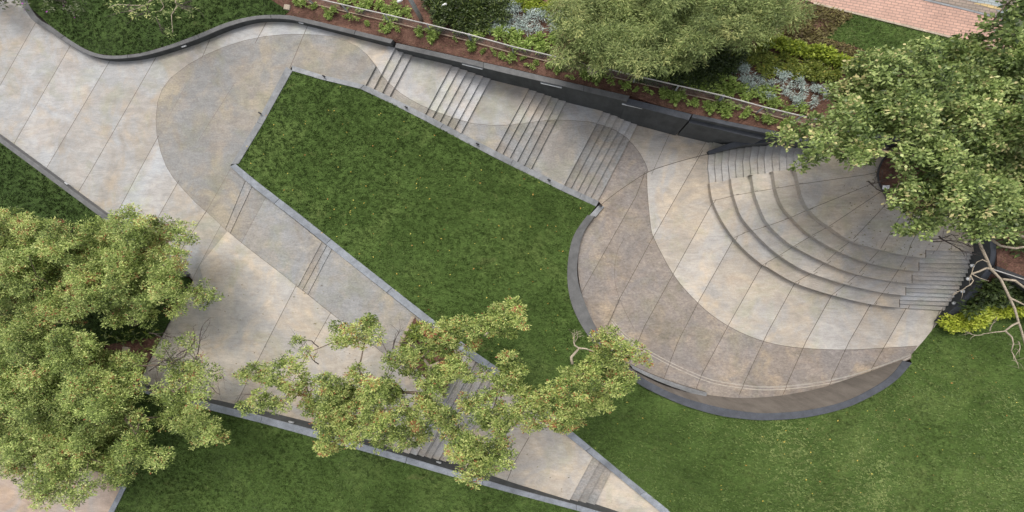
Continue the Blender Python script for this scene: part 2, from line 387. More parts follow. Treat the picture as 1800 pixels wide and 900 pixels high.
# the sunken plaza's own curve
CCp=smooth_line([(1137,300),(1138,340),(1144,400),(1150,420),(1165,450),(1182,480),(1205,510),(1240,545),(1275,570),(1310,588),(1350,602),(1400,611),(1480,615),(1550,612),(1612,608)],3)
CC=[U(x,y,-3.3) for x,y in CCp]
DK2=[(v.x,v.y) for v in CC]+[(lambda v:(v.x,v.y))(U(x,y,-3.3)) for x,y in [(1620,660),(1350,740),(1050,690),(960,480),(1030,360),(1056,361),(1100,326)]]
ARCTOP=[U(x,y,-3.3) for x,y in smooth_line([(1054,362),(1075,345),(1100,327),(1140,302),(1180,288),(1215,278),(1248,270)],3)]

# seat arcs
arcs_px=[
 [(1247,319),(1248,326),(1253,353),c7(1105,260),c7(1170,355),c7(1240,430),(1340,465),(1350,470),(1397,497),c8(335,655),c8(545,705),(1582,541)],
 [(1285,314),(1287,332),(1294,357),(1303,380),(1320,402),(1347,430),(1370,449),(1395,465),(1420,478),(1480,498),(1543,513),(1593,520)],
 [(1322,309),(1327,340),(1340,375),(1350,393),(1370,414),(1395,433),(1447,460),(1497,480),(1557,493),(1604,499)],
 [(1360,302),(1364,332),(1375,361),(1390,380),(1408,399),(1427,415),(1470,440),(1520,460),(1572,472),(1616,477)],
 [(1399,297),(1405,325),(1411,347),(1422,368),(1439,385),(1457,398),(1493,422),(1540,437),(1587,448),(1628,454)]]
ARCS=[]; ARCPOLY=[]
for k,a in enumerate(arcs_px):
    z=-3.3+.45*(k+1)
    w=[U(x,y,z) for x,y in smooth_line(a,4)]
    ARCS.append(w)
    ARCPOLY.append([(v.x,v.y) for v in w]+[(lambda v:(v.x,v.y))(U(x,y,z)) for x,y in [(1850,a[-1][1]),(1850,100),(a[0][0],100)]])
blkL=[(1240,322,1),(1275,318,1),(1280,314,2),(1312,311,2),(1318,307,3),(1350,304.5,3),(1357,301,4),(1388,298.5,4),(1395,296.5,5),(1436,291,5)]
BLKL=[(lambda v:(v.x,v.y))(U(x,y,-3.3+.45*k)) for x,y,k in blkL]+[(lambda v:(v.x,v.y))(U(x,y,z)) for x,y,z in [(1437,236,-1.05),(1238,246,-3.3)]]
blkR=[(1582,560,1),(1582,524,1),(1593,524.3,2),(1593,503,2),(1604,503.3,3),(1604,481,3),(1616,481.3,4),(1616,459,4),(1628,459.3,5),(1628,438,5),(1800,438,5)]
BLKR=[(lambda v:(v.x,v.y))(U(x,y,-3.3+.45*k)) for x,y,k in blkR]+[(lambda v:(v.x,v.y))(U(1800,570,-3.3))]
LLn=[]; RLn=[]
for j in range(15):
    z=-3.3+RZ*(j+1)
    a,b=ext(TL[j],BLk[j],.12,.03); mid=((a[0]+b[0])/2-2.5-j*.15,(a[1]+b[1])/2)
    LLn.append([U(*a,z),U(*mid,z),U(*b,z)])
    a,b=ext(LR[j],RR[j],.0,.12); RLn.append([U(*a,z),U(*b,z)])
def lvl_block(c,which):
    n=0
    for L in (LLn if which=='L' else RLn):
        if which=='L':
            # piecewise by y
            a,m,b=L; s=(a,m) if c[1]>m.y else (m,b)
            if sidew(c,s[0],s[1])>0: n+=1
        else:
            if sidew(c,L[0],L[1])>0: n+=1
    return n
# ledge by the ring wall
ledge_px=smooth_line([(1075,560),(1100,588),(1147,620),(1200,647),(1250,667),(1300,676),(1350,680),(1417,675),(1483,663),(1533,648),(1583,630),(1600,622)],3)
LEDGE=[U(x,y,-3.3) for x,y in ledge_px]
LEDP=[(v.x,v.y) for v in LEDGE]+[(lambda v:(v.x,v.y))(U(x,y,-3.3)) for x,y in [(1640,640),(1600,760),(1100,760),(1000,600),(1040,556)]]
LEDGE2=[U(x,y+5.5,-3.22) for x,y in ledge_px]

# joints: px point lists, height
JT=[]
def J(pts,z,w=.034,m='joint'):
    def stretch(a,b,d=4.0):
        l=math.hypot(a[0]-b[0],a[1]-b[1]) or 1; return (a[0]+(a[0]-b[0])/l*d,a[1]+(a[1]-b[1])/l*d)
    pts=[stretch(pts[0],pts[1])]+list(pts[1:-1])+[stretch(pts[-1],pts[-2])]
    P=[U(x,y,z if not callable(z) else z(x,y)) for x,y in pts]
    JT.append((P,w,m))
for pts in [[(74,20),(0,150),(-60,255)],[(125,78),(25,252)],[(197,100),(193,107),(82,295)],[(277,96),(160,300),(133,345)],[(277,242),(245,300),(200,386)],[(372,62),(357,97)],[(313,320),(276,385),(200,520)],[(362,372),(337,410),(320,437),(250,560)],[(471,34),(450,73)],[(541,44),(511,116)]]: J(pts,0)
J([(387,397),(350,467),(300,565)],zP_px,.02)
J([(520,503),(470,600),(425,690),(410,720)],zP_px); J([(580,552),(553,600),(520,660),(470,745)],zP_px); J([(697,640),(640,745),(620,790)],zP_px)
J([(840,640),(750,800)],zP_px,.02); J([(928,772),(905,812),(885,860)],zP_px)
J([(410,150),(350,245)],0,.015); J([(325,153),(297,205)],0,.012); J([(405,297),(362,373)],0,.018); J([(468,345),(425,425)],zP_px,.015)
for pts in [[(1133,305),(1118,345),(1023,513),(1005,545)],[(1233,268),(1215,300),(1148,417),(1088,527),(1060,590)],[(1253,355),(1133,573),(1105,640)],[(1290,420),(1228,530),(1193,598),(1165,668)],[(1340,466),(1283,567),(1230,665),(1220,690)],[(1397,498),(1350,583),(1300,690)],[(1462,519),(1417,600),(1372,700)],[(1531,534),(1493,600),(1450,690)],[(1594,540),(1560,600),(1525,660)],[(1652,545),(1635,590)]]: J(pts,-3.3)
J(smooth_line([(1095,423),(1086,440),(1081,465),(1081,495),(1088,522),(1100,550),(1113,575)],2),-3.3,.018)
J([(1181,226),(1147,303)],-3.3,.02); J([(1247,240),(1225,276)],-3.3,.02)
J([(v[0],v[1]) for v in smooth_line([(1054,362),(1075,345),(1100,327),(1140,302),(1180,288),(1215,278),(1248,270)],3)],-3.3,.04)
# fan joints over the seats: one z per tier segment
zt=lambda k:-3.3+.45*k
fan=[([(1253,353),(1294,343),(1327,337),(1364,331),(1405,324),(1523,307),(1600,290)]),
 ([(1290,418),(1310,409),(1347,398),(1386,384),(1422,368),(1523,327),(1580,300)]),
 ([(1340,466),(1370,449),(1395,433),(1427,414),(1457,398),(1547,338),(1600,300)]),
 ([(1397,497),(1430,478),(1453,459),(1475,439),(1500,420),(1552,365),(1580,335)]),
 ([(1462,519),(1490,497),(1510,480),(1528,459),(1548,437),(1583,380),(1600,350)]),
 ([(1535,537),(1553,513),(1567,493),(1582,470),(1595,448),(1602,428),(1620,395)])]
for f in fan:
    for s in range(5):
        z=zt(s+1); JT.append(([U(*f[s],z),U(*f[s+1],z)],.026,'joint'))
    JT.append(([U(*f[5],ZL),U(*f[6],ZL)],.026,'joint'))
J([(1645,443),(1655,425),(1660,400)],ZL,.02)

for k,(x,y0,y1) in enumerate([(1582,540,526),(1593,519,505),(1604,498,483),(1616,476,461),(1628,453,439)]): JT.append(([U(x-.6,y0,zt(k+1)),U(x-.6,y1,zt(k+1))],.05,'joint'))  # dark strips: shade at the seat ends painted in, not real joints
JT.append((SC,.022,'joint')); JT.append((CC,.028,'joint'))
cv=[];ce=[]
def addline(P,closed=False):
    b=len(cv)
    for p in P: cv.append(Vector((p[0],p[1])))
    n=len(P)
    for i in range(n-1): ce.append((b+i,b+i+1))
    if closed: ce.append((b+n-1,b))
addline(OUT2,True)
for _,a,b in UL+RL+BL: addline([a,b])
addline(SC); addline(CC)
for a in ARCS: addline(a)
addline([BLKL[i] for i in range(10)]); addline([BLKR[i] for i in range(11)])
for l in LLn+RLn: addline(l)
addline(LEDGE); addline(LEDGE2)
JS=[]
def offs(P,d):
    out=[]
    for i,p in enumerate(P):
        q=P[min(i+1,len(P)-1)]; o=P[max(i-1,0)]
        t=Vector((q[0]-o[0],q[1]-o[1])).normalized(); out.append((p[0]-t.y*d,p[1]+t.x*d))
    return out
for P,w,m in JT:
    l=offs(P,w/2); r=offs(P,-w/2)
    addline(l+r[::-1],True); JS.append((l+r[::-1],m))
for L,w in ((LEDGE,.05),(LEDGE2,.05)):
    l=offs(L,w/2); r=offs(L,-w/2); addline(l+r[::-1],True); JS.append((l+r[::-1],'lip'))  # pale strips paint the highlight along both ledge nosings
# a coarse set of free points keeps the sloped parts smooth
for x in range(240,1100,60):
    for y in range(380,900,60):
        w=U(x,y,zP_px(x,y)); cv.append(Vector((w.x,w.y)))
vs,es,fs,_,_,_=delaunay_2d_cdt(cv,ce,[],0,1e-5)
BB=[(min(p[0] for p in q)-.01,max(p[0] for p in q)+.01,min(p[1] for p in q)-.01,max(p[1] for p in q)+.01) for q,_ in JS]
F1a=UL[0]
G1a=RL[0]; ramp_lim=U(1000,300,0).x
F4l=UL[-1]
isUC_poly=[(lambda v:(v.x,v.y))(U(x,y,z)) for x,y,z in [(692,70,0),(643,160,0),(748,215,-.6),(872,285,-1.5),(992,345,-2.4),(1030,362,-3.3),(980,480,-3.3),(1100,740,-3.3),(1640,760,-3.3),(1900,540,-2),(1900,100,0),(1000,50,0)]]
isUC_poly[0]=(UL[0][1].x,UL[0][1].y); isUC_poly[1]=(UL[0][2].x,UL[0][2].y)
FLN={'F1':(1,4),'F2':(5,10),'F3':(11,16),'F4':(17,22)}
def info(c):
    """region of a point of the plan: (key, zfun, material)"""
    if inside(c,isUC_poly):
        dk = inside(c,DK1) or (inside(c,DK2))
        k=sum(1 for a in ARCPOLY if inside(c,a))
        if inside(c,BLKL):
            n=lvl_block(c,'L')
            if n>=15: return (('landing',),ZL,'light')
            if n==0: return (('sunken',),-3.3,'light')
            return (('stL',n),-3.3+RZ*n,'lightstep')
        if inside(c,BLKR):
            n=lvl_block(c,'R')
            if n>=15: return (('landing',),ZL,'light')
            if n>0: return (('stR',n),-3.3+RZ*n,'lightstep')
            return (('sunken',),-3.3,'light')
        if k>0:
            if k==5: return (('landing',),ZL,'light')
            return (('tier',k),-3.3+.45*k,'light')
        if inside(c,LEDP): return (('ledge',),-3.22,'dark' if True else 'light')
        n=0
        for i,(nm,a,b) in enumerate(UL):
            if sidew(c,a,b)>0: n+=1
        if n>=22: return (('sunken',),-3.3,'dark' if dk else 'light')
        for nm,(lo,hi) in FLN.items():
            if lo<=n<hi: return ((nm,n-lo),-RZ*n,'darkstep' if dk else 'lightstep')
        return (('walk',),-RZ*n,'dark' if dk else 'light')
    dk=inside(c,DK1)
    n=0
    for i,(nm,a,b) in enumerate(RL):
        if sidew(c,a,b)>0: n+=1
    if n>0:
        z=-.77-RZ*n
        if n<7: return (('G1',n-1),z,'lightstep')
        if n==7: return (('path',),z,'light')
        if n<11: return (('G2',n-8),z,'darkstep')
        return (('path',),z,'light')
    if dk:
        pc=PX((c[0],c[1],-.1))
        m=sum(1 for q in BL if sidew(c,q[1],q[2])>0) if (pc[1]>300 and pc[0]<1000) else 0
        if m==0: return (('plaza',),0.0,'dark')
        if m==1: return (('S1',0),-.04,'darkstep')
        if m==2: return (('path',),'band1','dark')
        if m in (3,4): return (('S2',m-3),min(-.25,-.2)-.05*(m-2),'darkstep')
        # slopes gently back into the ramp
        return (('path',),'band','dark')
    p=PX((c[0],c[1],-.2))
    return (('plaza',) if tpx(*p)<545 else ('path',),'ramp','light')
def zval(zf,w):
    if zf=='ramp': return zramp(w)
    if zf=='band': return min(-.40,zramp(w)-.01)
    if zf=='band1': return max(-.25,min(-.08,zramp(w)))
    return zf
tris={}
for fi,f in enumerate(fs):
    p=[vs[i] for i in f]
    c=((p[0].x+p[1].x+p[2].x)/3,(p[0].y+p[1].y+p[2].y)/3)
    ar=abs((p[1].x-p[0].x)*(p[2].y-p[0].y)-(p[2].x-p[0].x)*(p[1].y-p[0].y))
    if not inside(c,OUT2): continue
    if ar<1e-9: continue
    key,zf,mt=info(c)
    if mt=='dark' and key[0] in ('sunken','ledge'): mt='warmdark'
    if mt=='light' and key[0] in ('sunken','tier','landing','path'): mt='warm'
    for (q,m),b in zip(JS,BB):
        if b[0]<=c[0]<=b[1] and b[2]<=c[1]<=b[3] and inside(c,q): mt=m; break
    tris[fi]=(f if ((p[1].x-p[0].x)*(p[2].y-p[0].y)-(p[2].x-p[0].x)*(p[1].y-p[0].y))>0 else (f[0],f[2],f[1]),key,zf,mt)
# cells between joints get a tone each
par={i:i for i in tris}
def find(i):
    while par[i]!=i: par[i]=par[par[i]]; i=par[i]
    return i
emap={}
for i,(f,*_) in tris.items():
    for k in range(3):
        e=(f[k],f[(k+1)%3]); emap.setdefault((min(e),max(e)),[]).append((i,e))
for e,l in emap.items():
    if len(l)==2:
        a,b=l[0][0],l[1][0]
        if tris[a][1]==tris[b][1] and tris[a][3]==tris[b][3] and tris[a][2]==tris[b][2]: par[find(a)]=find(b)
tone={}
def gettone(i):
    r=find(i)
    if r not in tone: tone[r]=(.13+len(tone)*.618034)%1
    return tone[r]
MS=['light','dark','lightstep','darkstep','joint','lip','warm','warmdark']; MI={m:i for i,m in enumerate(MS)}
parts={}
def put(key,poly,m,t):
    d=parts.setdefault(key,{'v':[],'f':[],'m':[],'t':[]})
    b=len(d['v']); d['v']+=poly; d['f'].append(tuple(range(b,b+len(poly)))); d['m'].append(MI[m]); d['t'].append(t)
for i,(f,key,zf,mt) in tris.items():
    dz=-.006 if mt=='joint' else 0
    put(key,[Vector((vs[k].x,vs[k].y,zval(zf,vs[k])+dz)) for k in f],mt,gettone(i))
for e,l in emap.items():
    a=l[0]; f,key,zf,mt=tris[a[0]]; i0,i1=a[1]; A,B=vs[i0],vs[i1]
    za=(zval(zf,A),zval(zf,B))
    if len(l)==1:
        zb=(za[0]-.35,za[1]-.35)
        put(key,[Vector((A.x,A.y,za[0])),Vector((A.x,A.y,zb[0])),Vector((B.x,B.y,zb[1])),Vector((B.x,B.y,za[1]))],mt if mt!='joint' else 'light',.5)
        continue
    b=l[1]; g_,key2,zf2,mt2=tris[b[0]]
    zb=(zval(zf2,A),zval(zf2,B))
    if max(abs(za[0]-zb[0]),abs(za[1]-zb[1]))<.003: continue
    hi_is_a=(za[0]+za[1])>(zb[0]+zb[1])
    kk,mm=(key,mt) if hi_is_a else (key2,mt2)
    ti=gettone(a[0] if hi_is_a else b[0])
    q=[Vector((A.x,A.y,za[0])),Vector((A.x,A.y,zb[0])),Vector((B.x,B.y,zb[1])),Vector((B.x,B.y,za[1]))]
    put(kk,q,mm if mm not in ('joint','lip') else 'light',ti)
MATS=[M[m] for m in MS]
def mkpart(name,keys,parent=None):
    v=[];f=[];m=[];t=[]
    for k in keys:
        d=parts.get(k)
        if not d: continue
        b=len(v); v+=d['v']; f+=[tuple(b+i for i in q) for q in d['f']]; m+=d['m']; t+=d['t']
    if not v: return None
    return mesh(name,v,f,MATS,parent,m,t)
mkpart('plaza_paving',[('plaza',)])['kind']='structure'
mkpart('garden_path_paving',[('path',)])['kind']='structure'
mkpart('walkway_paving',[('walk',)])['kind']='structure'
mkpart('sunken_plaza_paving',[('sunken',)])['kind']='structure'
mkpart('upper_landing_paving',[('landing',)])['kind']='structure'
mkpart('paving_ledge',[('ledge',)])['kind']='structure'
def flight(code,label,group,names='step'):
    ks=sorted([k for k in parts if k[0]==code],key=lambda k:k[1])
    if not ks: return
    c=sum((v for v in parts[ks[0]]['v']),Vector())/len(parts[ks[0]]['v'])
    e=empty('flight_of_steps',c); tag(e,label,'steps',group)
    for k in ks: mkpart(names,[k],e)
G='flights of steps between the landings'
flight('F1','short flight of three concrete steps just past where the kerb of the lawn bends','%s'%G)
flight('F2','second flight down the walkway, under the first light bar in the dark wall',G)
flight('F3','third flight from the left down the walkway, just left of the humped dark paving curve',G)
flight('F4','rightmost flight on the walkway, ending just before the round sunken plaza',G)
flight('G1','flight of beige steps half hidden under the crown of the middle tree',G)
flight('G2','short flight of steps near the bottom edge where the garden path narrows to a wedge',G)
flight('S1','shallow single step in the aggregate band near the left corner of the kerb',G)
flight('S2','two shallow grey bluish steps crossing the aggregate band below the lawn kerb',G)
flight('stL','curved narrow stair between the seating tiers and the dark curving parapet',G)
flight('stR','straight narrow stair at the right end of the seating tiers beside the wall with lamps',G)
e=empty('amphitheatre_seating',U(1420,450,-2.6)); tag(e,'four curved concrete seating tiers rising fan-like out of the round sunken plaza','seating')
for k in range(1,5): mkpart('seat_tier',[('tier',k)],e)

# ------------------------------------------------------------------ walls and kerbs
def wall(name,label,cat,inner,outer,zt_,zb,bodymat,copemat,group=None,curve=0,cope=.06,seg=None,over=.012,cap='coping'):
    """inner and outer edges of the top are px lists; zt_ heights of the top; zb base heights"""
    n=len(inner)
    if not hasattr(zb,'__len__'): zb=[zb]*n
    A=[tuple(inner[i])+tuple(outer[i])+(zt_[i],zb[i]) for i in range(n)]
    if curve: A=smooth_line(A,curve)
    I=[U(a[0],a[1],a[4]) for a in A]; O=[U(a[2],a[3],a[4]) for a in A]; B=[a[5] for a in A]
    root=empty(name,(I[0].x,I[0].y,B[0])); tag(root,label,cat,group)
    def ribbon(mb,i0,i1,ztop,zbot,grow=0.0):
        vv=[]
        for i in range(i0,i1+1):
            w=(I[i]-O[i]); w.z=0; w.normalize(); a=I[i]+w*grow; b=O[i]-w*grow
            zt0=ztop(i); zb0=zbot(i)
            vv+=[Vector((a.x,a.y,zb0)),Vector((a.x,a.y,zt0)),Vector((b.x,b.y,zt0)),Vector((b.x,b.y,zb0))]
        m=i1-i0+1; ff=[]
        for i in range(m-1):
            for k in range(4):
                k2=(k+1)%4; ff.append((4*i+k,4*i+k2,4*(i+1)+k2,4*(i+1)+k))
        ff.append((3,2,1,0)); ff.append((4*(m-1),4*(m-1)+1,4*(m-1)+2,4*(m-1)+3))
        mb.add(vv,ff)
    mb=MB(); ribbon(mb,0,len(I)-1,lambda i:I[i].z-cope,lambda i:B[i]); mb.build('wall_body',bodymat,root)
    L=len(I)-1
    if seg:
        cuts=[0]; acc=0
        # resample so joints fall every seg metres
        for i in range(L):
            acc+=(I[i+1]-I[i]).length
            if acc>seg: cuts.append(i+1); acc=0
        if cuts[-1]!=L: cuts.append(L)
        for a,b in zip(cuts[:-1],cuts[1:]):
            mb=MB(); ribbon(mb,a,b,lambda i:I[i].z,lambda i:I[i].z-cope,over)
            # small gap at the joint
            d=(I[b]-I[a]).normalized()*.012
            nn=len(mb.v)
            for q in range(4): mb.v[q]=mb.v[q]+d
            for q in range(nn-4,nn): mb.v[q]=mb.v[q]-d
            o=mb.build(cap,copemat,root)
    else:
        mb=MB(); ribbon(mb,0,L,lambda i:I[i].z,lambda i:I[i].z-cope,over); o=mb.build(cap,copemat,root)
    for o in root.children:
        if o.type=='MESH':
            bv=o.modifiers.new('bevel','BEVEL'); bv.width=.012; bv.segments=2; bv.limit_method='ANGLE'; bv.angle_limit=R(50)
    return root,I,O
def dens(P,n):
    out=[]
    for a,b in zip(P[:-1],P[1:]):
        for k in range(n): out.append(tuple(a[i]+(b[i]-a[i])*k/n for i in range(len(a))))
    out.append(P[-1]); return out
W1=wall('retaining_wall','low dark wall curving in an S between the dark green lawn and the upper plaza','wall',
 [(-20,-130),(43,16),(84,52),(127,81),(162,98),(200,103),(250,98),(300,84.5),(350,67),(400,46.5),(450,33.5),(500,33),(533,39),(600,55),(687,76)],
 [(-5,-130),(52,12),(92,48),(133,77),(166,93),(201,98),(249,93),(298,79),(347,61),(398,40),(449,28),(500,26.5),(535,32.5),(602,48),(691,70)],
 [.45]*15,-.3,M['face'],M['cope'],'dark walls round the paving',4,seg=5.0)
W2=wall('retaining_wall','long straight dark wall stepping down along the mulch bed above the flights of steps','wall',
 dens([(694,83),(800,107),(900,131),(1000,153.5),(1102,178)],4),dens([(696,75.5),(800,98.5),(900,121),(1000,144.5),(1107,169)],4),[.22]*17,[ -1.2-2.2*i/16 for i in range(17)],M['face'],M['cope'],'dark walls round the paving',seg=5.5)
W3=wall('retaining_wall','short middle length of dark wall between two notches, by the last flight of steps','wall',
 dens([(1100,182),(1155,196),(1211,211)],3),dens([(1105,173),(1160,187),(1216,201)],3),[-.05]*7,-3.5,M['face'],M['ringcope'],'dark walls round the paving')
W4=wall('retaining_wall','lowest dark wall length, tapering into the end of the curving parapet','wall',
 dens([(1211,215),(1275,230),(1338,245)],3),dens([(1214,207.5),(1280,222.5),(1350,238)],3),[-.55]*7,-3.5,M['face'],M['ringcope'],'dark walls round the paving')
W5=wall('retaining_wall','thin upper dark wall set back behind the lowest wall, holding the mulch','wall',
 [(1216,206),(1285,221),(1352,235),(1450,256)],[(1218,200.5),(1290,215.5),(1358,229.5),(1460,250.5)],[-.12]*4,-1.6,M['face'],M['ringcope'],'dark walls round the paving')
arc_in=[(1247,271),(1273,264),(1300,256.5),(1330,252),(1357,249.5),(1420,243),(1500,239),(1600,252),(1680,298),(1722,355),(1738,412),(1742,440),(1740,458),(1735,473),(1723,490),(1710,507),(1690,530),(1670,548),(1645,566)]
arc_out=[(1244,266),(1271,256),(1298,247.5),(1329,242.5),(1357,240),(1420,233),(1500,229),(1605,243),(1690,292),(1733,352),(1748,410),(1751,438),(1750,458),(1745,475),(1733,494),(1719,513),(1699,536),(1679,553),(1655,568)]
arc_z=[-3.0,-2.5,-1.9,-1.5,-1.15,-.5,0,.1,.1,.1,.05,0,-.2,-.55,-1.0,-1.5,-2.15,-2.7,-3.12]
WR=wall('curved_parapet','dark curving parapet sweeping behind the seating tiers, with round lamps on its right end','wall',arc_in,arc_out,arc_z,-3.5,M['face'],M['ringcope'],'dark walls round the paving',4)
W6=wall('retaining_wall','straight low dark wall at the left edge of the plaza, lawn below it','wall',
 [(-160,123),(80,300),(188,380),(326,482)],[(-172,123),(70,302),(182,385),(320,487)],[.4]*4,-.3,M['cope'],M['cope'],'dark walls round the paving')
lw_in=[(225,675),(300,693),(380,712),(460,732),(540,753),(630,779),(715,804),(797,828),(900,858),(1013,888),(1130,922)]
lw_out=[(222,682),(298,703),(378,723),(458,743),(538,765),(628,790),(713,814),(796,838),(900,867),(1013,897),(1130,931)]
lw_z=[.35,.42,.45,.45,.42,.15,-.25,-.75,-1.1,-1.45,-1.8]
W7=wall('retaining_wall','low wall with pale bluish top running along the lower lawn under the trees','wall',dens(lw_in,2),dens(lw_out,2),[z[0] for z in dens([(z,) for z in lw_z],2)],-2.8,M['face'],M['bluecope'],'dark walls round the paving',seg=4.5)
bw_in=[(1080,622),(1115,655),(1160,681.5),(1204,700),(1258,715),(1305,723.5),(1350,727),(1417,722),(1483,707),(1533,683.5),(1567,660),(1588,634)]
bw_out=[(1078,640),(1120,673),(1157,693),(1204,713),(1259,729),(1305,736),(1350,738.5),(1417,733.5),(1485,717.5),(1540,692),(1577,667),(1603,638)]
bw_z=[-2.1,-1.7,-1.25,-.8,-.4,-.15,-.05,-.1,-.35,-.9,-1.7,-3.0]
W8=wall('retaining_wall','tall brown curved wall with slate top closing the lower edge of the round plaza','wall',bw_in,bw_out,bw_z,-3.6,M['brownface'],M['ringcope'],'dark walls round the paving',4)
W9=wall('retaining_wall','wide grey curved coping between the central lawn and the left side of the round plaza','wall',
 [(1045,380),(1027,407),(1017,443),(1015,487),(1028,533),(1050,580),(1079,617)],[(1033,378),(1009,413),(999,455),(998,500),(1008,543),(1033,589),(1068,632)],[-3.0,-2.98,-2.95,-2.9,-2.75,-2.55,-2.2],-3.6,M['cope'],M['cope'],'dark walls round the paving',4)
W10=wall('retaining_wall','dark wall running off to the right edge from the parapet, beside mulch','wall',
 [(1752,468),(1800,486),(1900,522)],[(1752,476),(1800,500),(1900,540)],[-.1,-.1,-.1],-3.4,M['black'],M['black'],'dark walls round the paving')
KG='kerbs round the central lawn'
wall('lawn_kerb','grey kerb of the central lawn stepping down beside the flights of steps','kerb',
 dens([(513,115),(567,132),(640,149),(690,172),(748,201),(811,234),(872,265.5),(933,297),(992,326),(1053,354)],2),dens([(513,124),(563,139),(633,156),(684,180),(742,209.5),(805,243),(866,275),(928,306),(987,335),(1048,363)],2),
 [z[0] for z in dens([(z,) for z in [.08,.08,.05,-.5,-.55,-1.4,-1.45,-2.3,-2.35,-3.2]],2)],-3.6,M['kerb'],M['kerb'],KG,seg=5.0,over=0.004,cap='kerb_stone')
wall('lawn_kerb','grey kerb along the short upper left side of the central lawn','kerb',
 dens([(503,117),(478,165),(451,215),(406,289)],2),dens([(514,124),(488,170),(461,219),(419,288)],2),[.085]*7,-.5,M['kerb'],M['kerb'],KG,seg=4.0,over=.004,cap='kerb_stone')
kin=[(404,292),(444,328),(520,387),(545,407),(600,451),(680,514),(762,579),(820,624),(884,668),(1000,769),(1060,816),(1090,841),(1160,899),(1260,985)]
kou=[(413,288),(452,320),(529,379),(554,399),(609,443),(689,506),(772,571),(830,616),(893,659),(1009,762),(1069,811),(1099,836),(1170,893),(1270,977)]
wall('lawn_kerb','long pale grey kerb along the lower left side of the central lawn, running on under the middle tree','kerb',
 dens(kin,2),dens(kou,2),[z[0] for z in dens([(z,) for z in [.17,.15,-.05,-.15,-.4,-.45,-.5,-.72,-1.6,-1.72,-1.78,-2.15,-2.25,-2.3]],2)],-3.2,M['face'],M['bluecope'],KG,seg=3.4,cap='kerb_stone')
wall('lawn_kerb','tiny kerb stub linking the steps to the curved grey coping','kerb',[(1062,363),(1047,381)],[(1053,361),(1036,379)],[-3.15,-3.15],-3.6,M['kerb'],M['kerb'],KG)
wall('curved_kerb','low curved kerb with pale top ending square on the ledge of the round plaza','kerb',
 [(1108,641),(1135,654),(1167,667),(1205,680),(1243,691)],[(1112,648),(1137,661),(1167,674),(1203,687),(1241,699)],[-2.75]*5,-3.4,M['brownface'],M['kerb'],None,3,cope=.08)
wall('path_kerb','pale kerb round the corner of the pinkish paving at the bottom left','kerb',
 [(185,838),(212,858),(190,900),(150,980)],[(190,833),(221,857),(200,900),(160,980)],[.12]*4,-.4,M['kerb'],M['bluecope'])
# ------------------------------------------------------------------ wall lights
def wall_light(px0,px1,z,label,out=.03,hh=.05,group='light strips set in the dark walls'):
    a=U(*px0,z); b=U(*px1,z); d=(b-a); L=d.length; d.normalize(); ang=math.atan2(d.y,d.x)
    rot=Matrix.Rotation(ang,3,'Z')
    r=empty('wall_light',(a+b)/2); tag(r,label,'wall light',group)
    m=MB(); m.box((a+b)/2,(L+.06,.05,hh+.04),rot); m.build('housing',M['metal'],r)
    m=MB(); m.box((a+b)/2+rot@Vector((0,-.02,.006)),(L,.05,hh),rot); m.build('lens',M['glass'],r)
wall_light((813,112.5),(848,121),.06,'thin light bar in the dark wall above the second flight of steps')
wall_light((951,145.5),(987,153.8),.02,'thin light bar in the dark wall just above the third flight of steps')
wall_light((1094,182.5),(1129,190.3),-.25,'thin light bar under the first notch of the dark wall')
wall_light((319.5,82.3),(327,80.2),.3,'small white light in the S-curved wall below the twiggy tree')
wall_light((526,39.4),(533,41),.3,'small white light in the dark wall near its hump above the plaza')
wall_light((115,320.8),(119,323.8),.3,'small white light on the straight wall at the left edge')
wall_light((508,740.8),(516,742.8),.25,'small white light on the lower wall left of the middle tree')
wall_light((768,811.5),(775,813.5),-.95,'small white light on the lower wall at the foot of the beige steps')
for i,((x,y),z,lb) in enumerate([((1709,467),-.75,'topmost'),((1702,490),-1.3,'second'),((1692,512),-1.9,'third'),((1677,533),-2.6,'lowest')]):
    p=U(x,y,z); r=empty('bulkhead_lamp',p); tag(r,'small round bulkhead lamp beside the straight stair, %s of the four on the parapet'%lb,'wall light','round lamps on the parapet')
    m=MB(); m.tube([p+Vector((.05,0,0)),p+Vector((-.03,0,0))],[.11,.11],12); m.build('base',M['metal'],r)
    m=MB(); m.tube([p+Vector((-.03,0,0)),p+Vector((-.07,0,0)),p+Vector((-.10,0,0))],[.09,.075,.03],12); m.build('lens',M['glass'],r,True)
for i,((x,y),z,lb) in enumerate([((571,135.5),.08,'on the kerb left of the first flight of steps'),((715,190),-.55,'on the lawn kerb between the first and second flights'),((840,254),-1.45,'on the lawn kerb between the second and third flights'),((965,317),-2.35,'on the lawn kerb left of the rightmost flight'),((1055,362),-3.15,'at the tip of the lawn kerb by the round plaza'),((459,200),.08,'on the short left kerb of the central lawn')]):
    p=U(x,y,z); r=empty('spotlight',p); tag(r,'small black garden spotlight '+lb,'spotlight','black spotlights on the lawn kerb')
    m=MB(); m.tube([p,p+Vector((0,0,.14))],[.03,.02],8); m.build('stem',M['black'],r)
    m=MB(); q=p+Vector((0,0,.16)); m.tube([q+Vector((-.09,.05,-.02)),q+Vector((-.04,.03,.0)),q+Vector((.10,-.06,.03))],[.035,.055,.05],10); m.build('lamp_head',M['black'],r,True)

